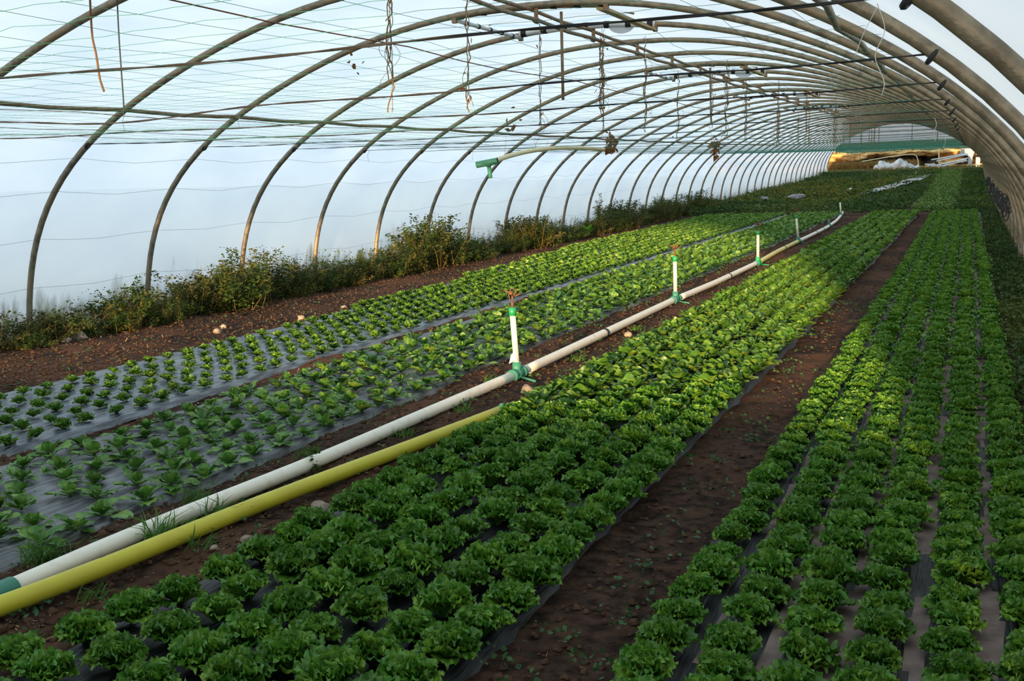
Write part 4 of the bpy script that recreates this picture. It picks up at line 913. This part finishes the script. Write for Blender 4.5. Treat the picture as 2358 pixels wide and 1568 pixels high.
# dark green net curtain under the far gable
V, Fq = grid_mesh(np.linspace(-4.7, 4.7, 60), np.linspace(0, 1, 10), lambda X, Y: X*0)
X, T_ = V[:, 0].copy(), V[:, 1].copy(); Yn = HY(I1)-.2+.06*np.sin(X*3)+.05*vnoise(X, T_, .4, 3)
V = np.stack([X, Yn, g(HY(I1))+CT*X+1.46+.69*T_+.12*vnoise(X, T_*0, .9, 4)*(1-T_)], 1)
o = link('net_curtain', mesh('net_curtain', V, Fq, M['netband'])); tag(o, 'band of green netting hanging under the far gable', 'net')
for k, (x, zt_) in enumerate([(-2.9, 3.0), (-1.7, 3.2), (.55, 3.35), (2.25, 3.05)]):
    Y = HY(I1)-.12; o = MB().tube([(x, Y, g(Y)+CT*x+1.6), (x, Y, g(Y)+CT*x+zt_)], .03, 6).obj('gable_post', M['steel_r']); tag(o, ['leftmost upright bar behind the far gable sheet', 'second upright bar from the left at the far gable', 'middle upright bar at the far gable', 'rightmost upright bar at the far gable'][k], 'post', 'uprights at the far gable')
for k, zz in enumerate([2.62, 2.95]):
    Y = HY(I1)-.16; xe = xat(zz)-.05; o = MB().tube([(-xe, Y, g(Y)+zz), (xe, Y, g(Y)+zz)], .014, 5).obj('gable_rail', M['steel_r']); tag(o, ['lower thin crossbar at the far gable', 'upper thin crossbar at the far gable'][k], 'bar')
# things lying outside
V = []; mb = MB(); rs = np.random.RandomState(12)
nu, nv = 40, 14
for a in range(nu+1):
    s = a/nu; x = -2.3+3.25*s; hgt = .66*math.sin(math.pi*min(1, s*1.12+.02))**.6*(.75+.25*math.sin(s*13))+.12
    for b in range(nv+1):
        th = math.pi*b/nv; nn = .34*vnoise(np.array([x*3]), np.array([b*.5]), .8, 31)[0]+.20*vnoise(np.array([x*3]), np.array([b*.5]), .33, 32)[0]
        V.append((x+.12*rs.randn()*.3, 90.3-math.cos(th)*(.65+nn), zb(x)-.05+math.sin(th)*(hgt+nn*1.3)))
a = (np.arange(nu)[:, None]*(nv+1)+np.arange(nv)[None]).ravel(); o = link('crumpled_sheet', mesh('crumpled_sheet', V, np.stack([a, a+1, a+nv+2, a+nv+1], 1), M['sheet'])); tag(o, 'heap of crumpled pinkish white plastic sheet outside the far end', 'plastic sheet')
P = bezier([(-3.3, 91.2, zb(-3.3)+.70), (-1.6, 91.2, zb(-1)+.95), (-.5, 91.2, zb(0)+1.10), (.35, 91.2, zb(0)+1.12)], 16); P = np.concatenate([P, bezier([P[-1], (.7, 91.2, zb(0)+1.12), (.8, 91.2, zb(0)+.7), (.85, 91.2, zb(0)+.1)], 10)[1:]])
o = MB().tube(P, .032, 8).obj('bent_pipe', M['cream']); tag(o, 'long pale pipe bent down behind the heap of crumpled sheet', 'pipe')
for k, (xa, za, xb, zb_, y_) in enumerate([(1.75, .62, 4.3, .98, 90.6), (2.1, .50, 4.3, .92, 90.5), (2.2, .22, 4.2, .55, 90.3), (2.6, .14, 4.25, .45, 90.2), (1.3, .28, 2.9, .10, 90.0), (1.5, .14, 2.7, .03, 89.9), (2.7, .22, 4.3, .66, 90.4)]):
    P = bezier([(xa, y_, zb(xa)+za), (xa+(xb-xa)*.35, y_, zb(xa)+za+(zb_-za)*.25+.02), (xa+(xb-xa)*.7, y_, zb(xb)+za+(zb_-za)*.85), (xb, y_+.3, zb(xb)+zb_)], 12)
    o = MB().tube(P, .045, 8).obj('stacked_pipe', M['gpipe']); tag(o, ['topmost of the white pipes piled outside at the right', 'second from the top of the white pipes piled outside', 'thick lower pipe of the white pile outside', 'lowest right pipe of the white pile outside', 'short white pipe at the left foot of the pile', 'thin white pipe lying flat at the left foot of the pile', 'middle pipe of the white pile outside'][k], 'pipe', 'white pipes piled outside')
o = MB().box((4.45, 91, zb(4.4)+.35), (.28, .5, .95)).obj('concrete_block', M['lime'], smooth=False, loc=(4.45, 91, zb(4.4))); tag(o, 'dark grey upright block beside the piled white pipes', 'block')
o = MB().box((4.98, 90.2, zb(4.9)+.25), (.30, .4, .85)).obj('concrete_block', M['lime'], smooth=False, loc=(4.98, 90.2, zb(4.9))); tag(o, 'pale grey upright block at the right side of the far opening', 'block')
o = MB().box((4.25, 91.5, zb(4.2)+1.2), (.95, .06, .62), ry=.32).obj('board', M['lime'], smooth=False, loc=(4.25, 91.5, zb(4.2)+1.2)); tag(o, 'pale board leaning above the blocks outside at the right', 'board')
o = MB().tube([(2.42, 85.2, gz(2.4, 85.2)-.1), (2.38, 85.2, gz(2.4, 85.2)+1.55)], .035, 8).obj('stake', M['cream']); tag(o, 'thin pale stake standing upright in the far opening', 'stake')
o = MB().tube([(-2.35, 80, gz(-2.4, 80)-.05), (-2.5, 80, gz(-2.4, 80)+1.5)], .022, 6).obj('stake', M['drygrass']); tag(o, 'thin brownish stake in the left half of the far opening', 'stake')
o = MB().tube([(-5.0, 83.4, gz(-5, 83)+.02), (-5.05, 83.4, gz(-5, 83)+.5)], .04, 8).obj('stake', M['cream']); tag(o, 'short pale stake at the foot of the last left hoop', 'stake')
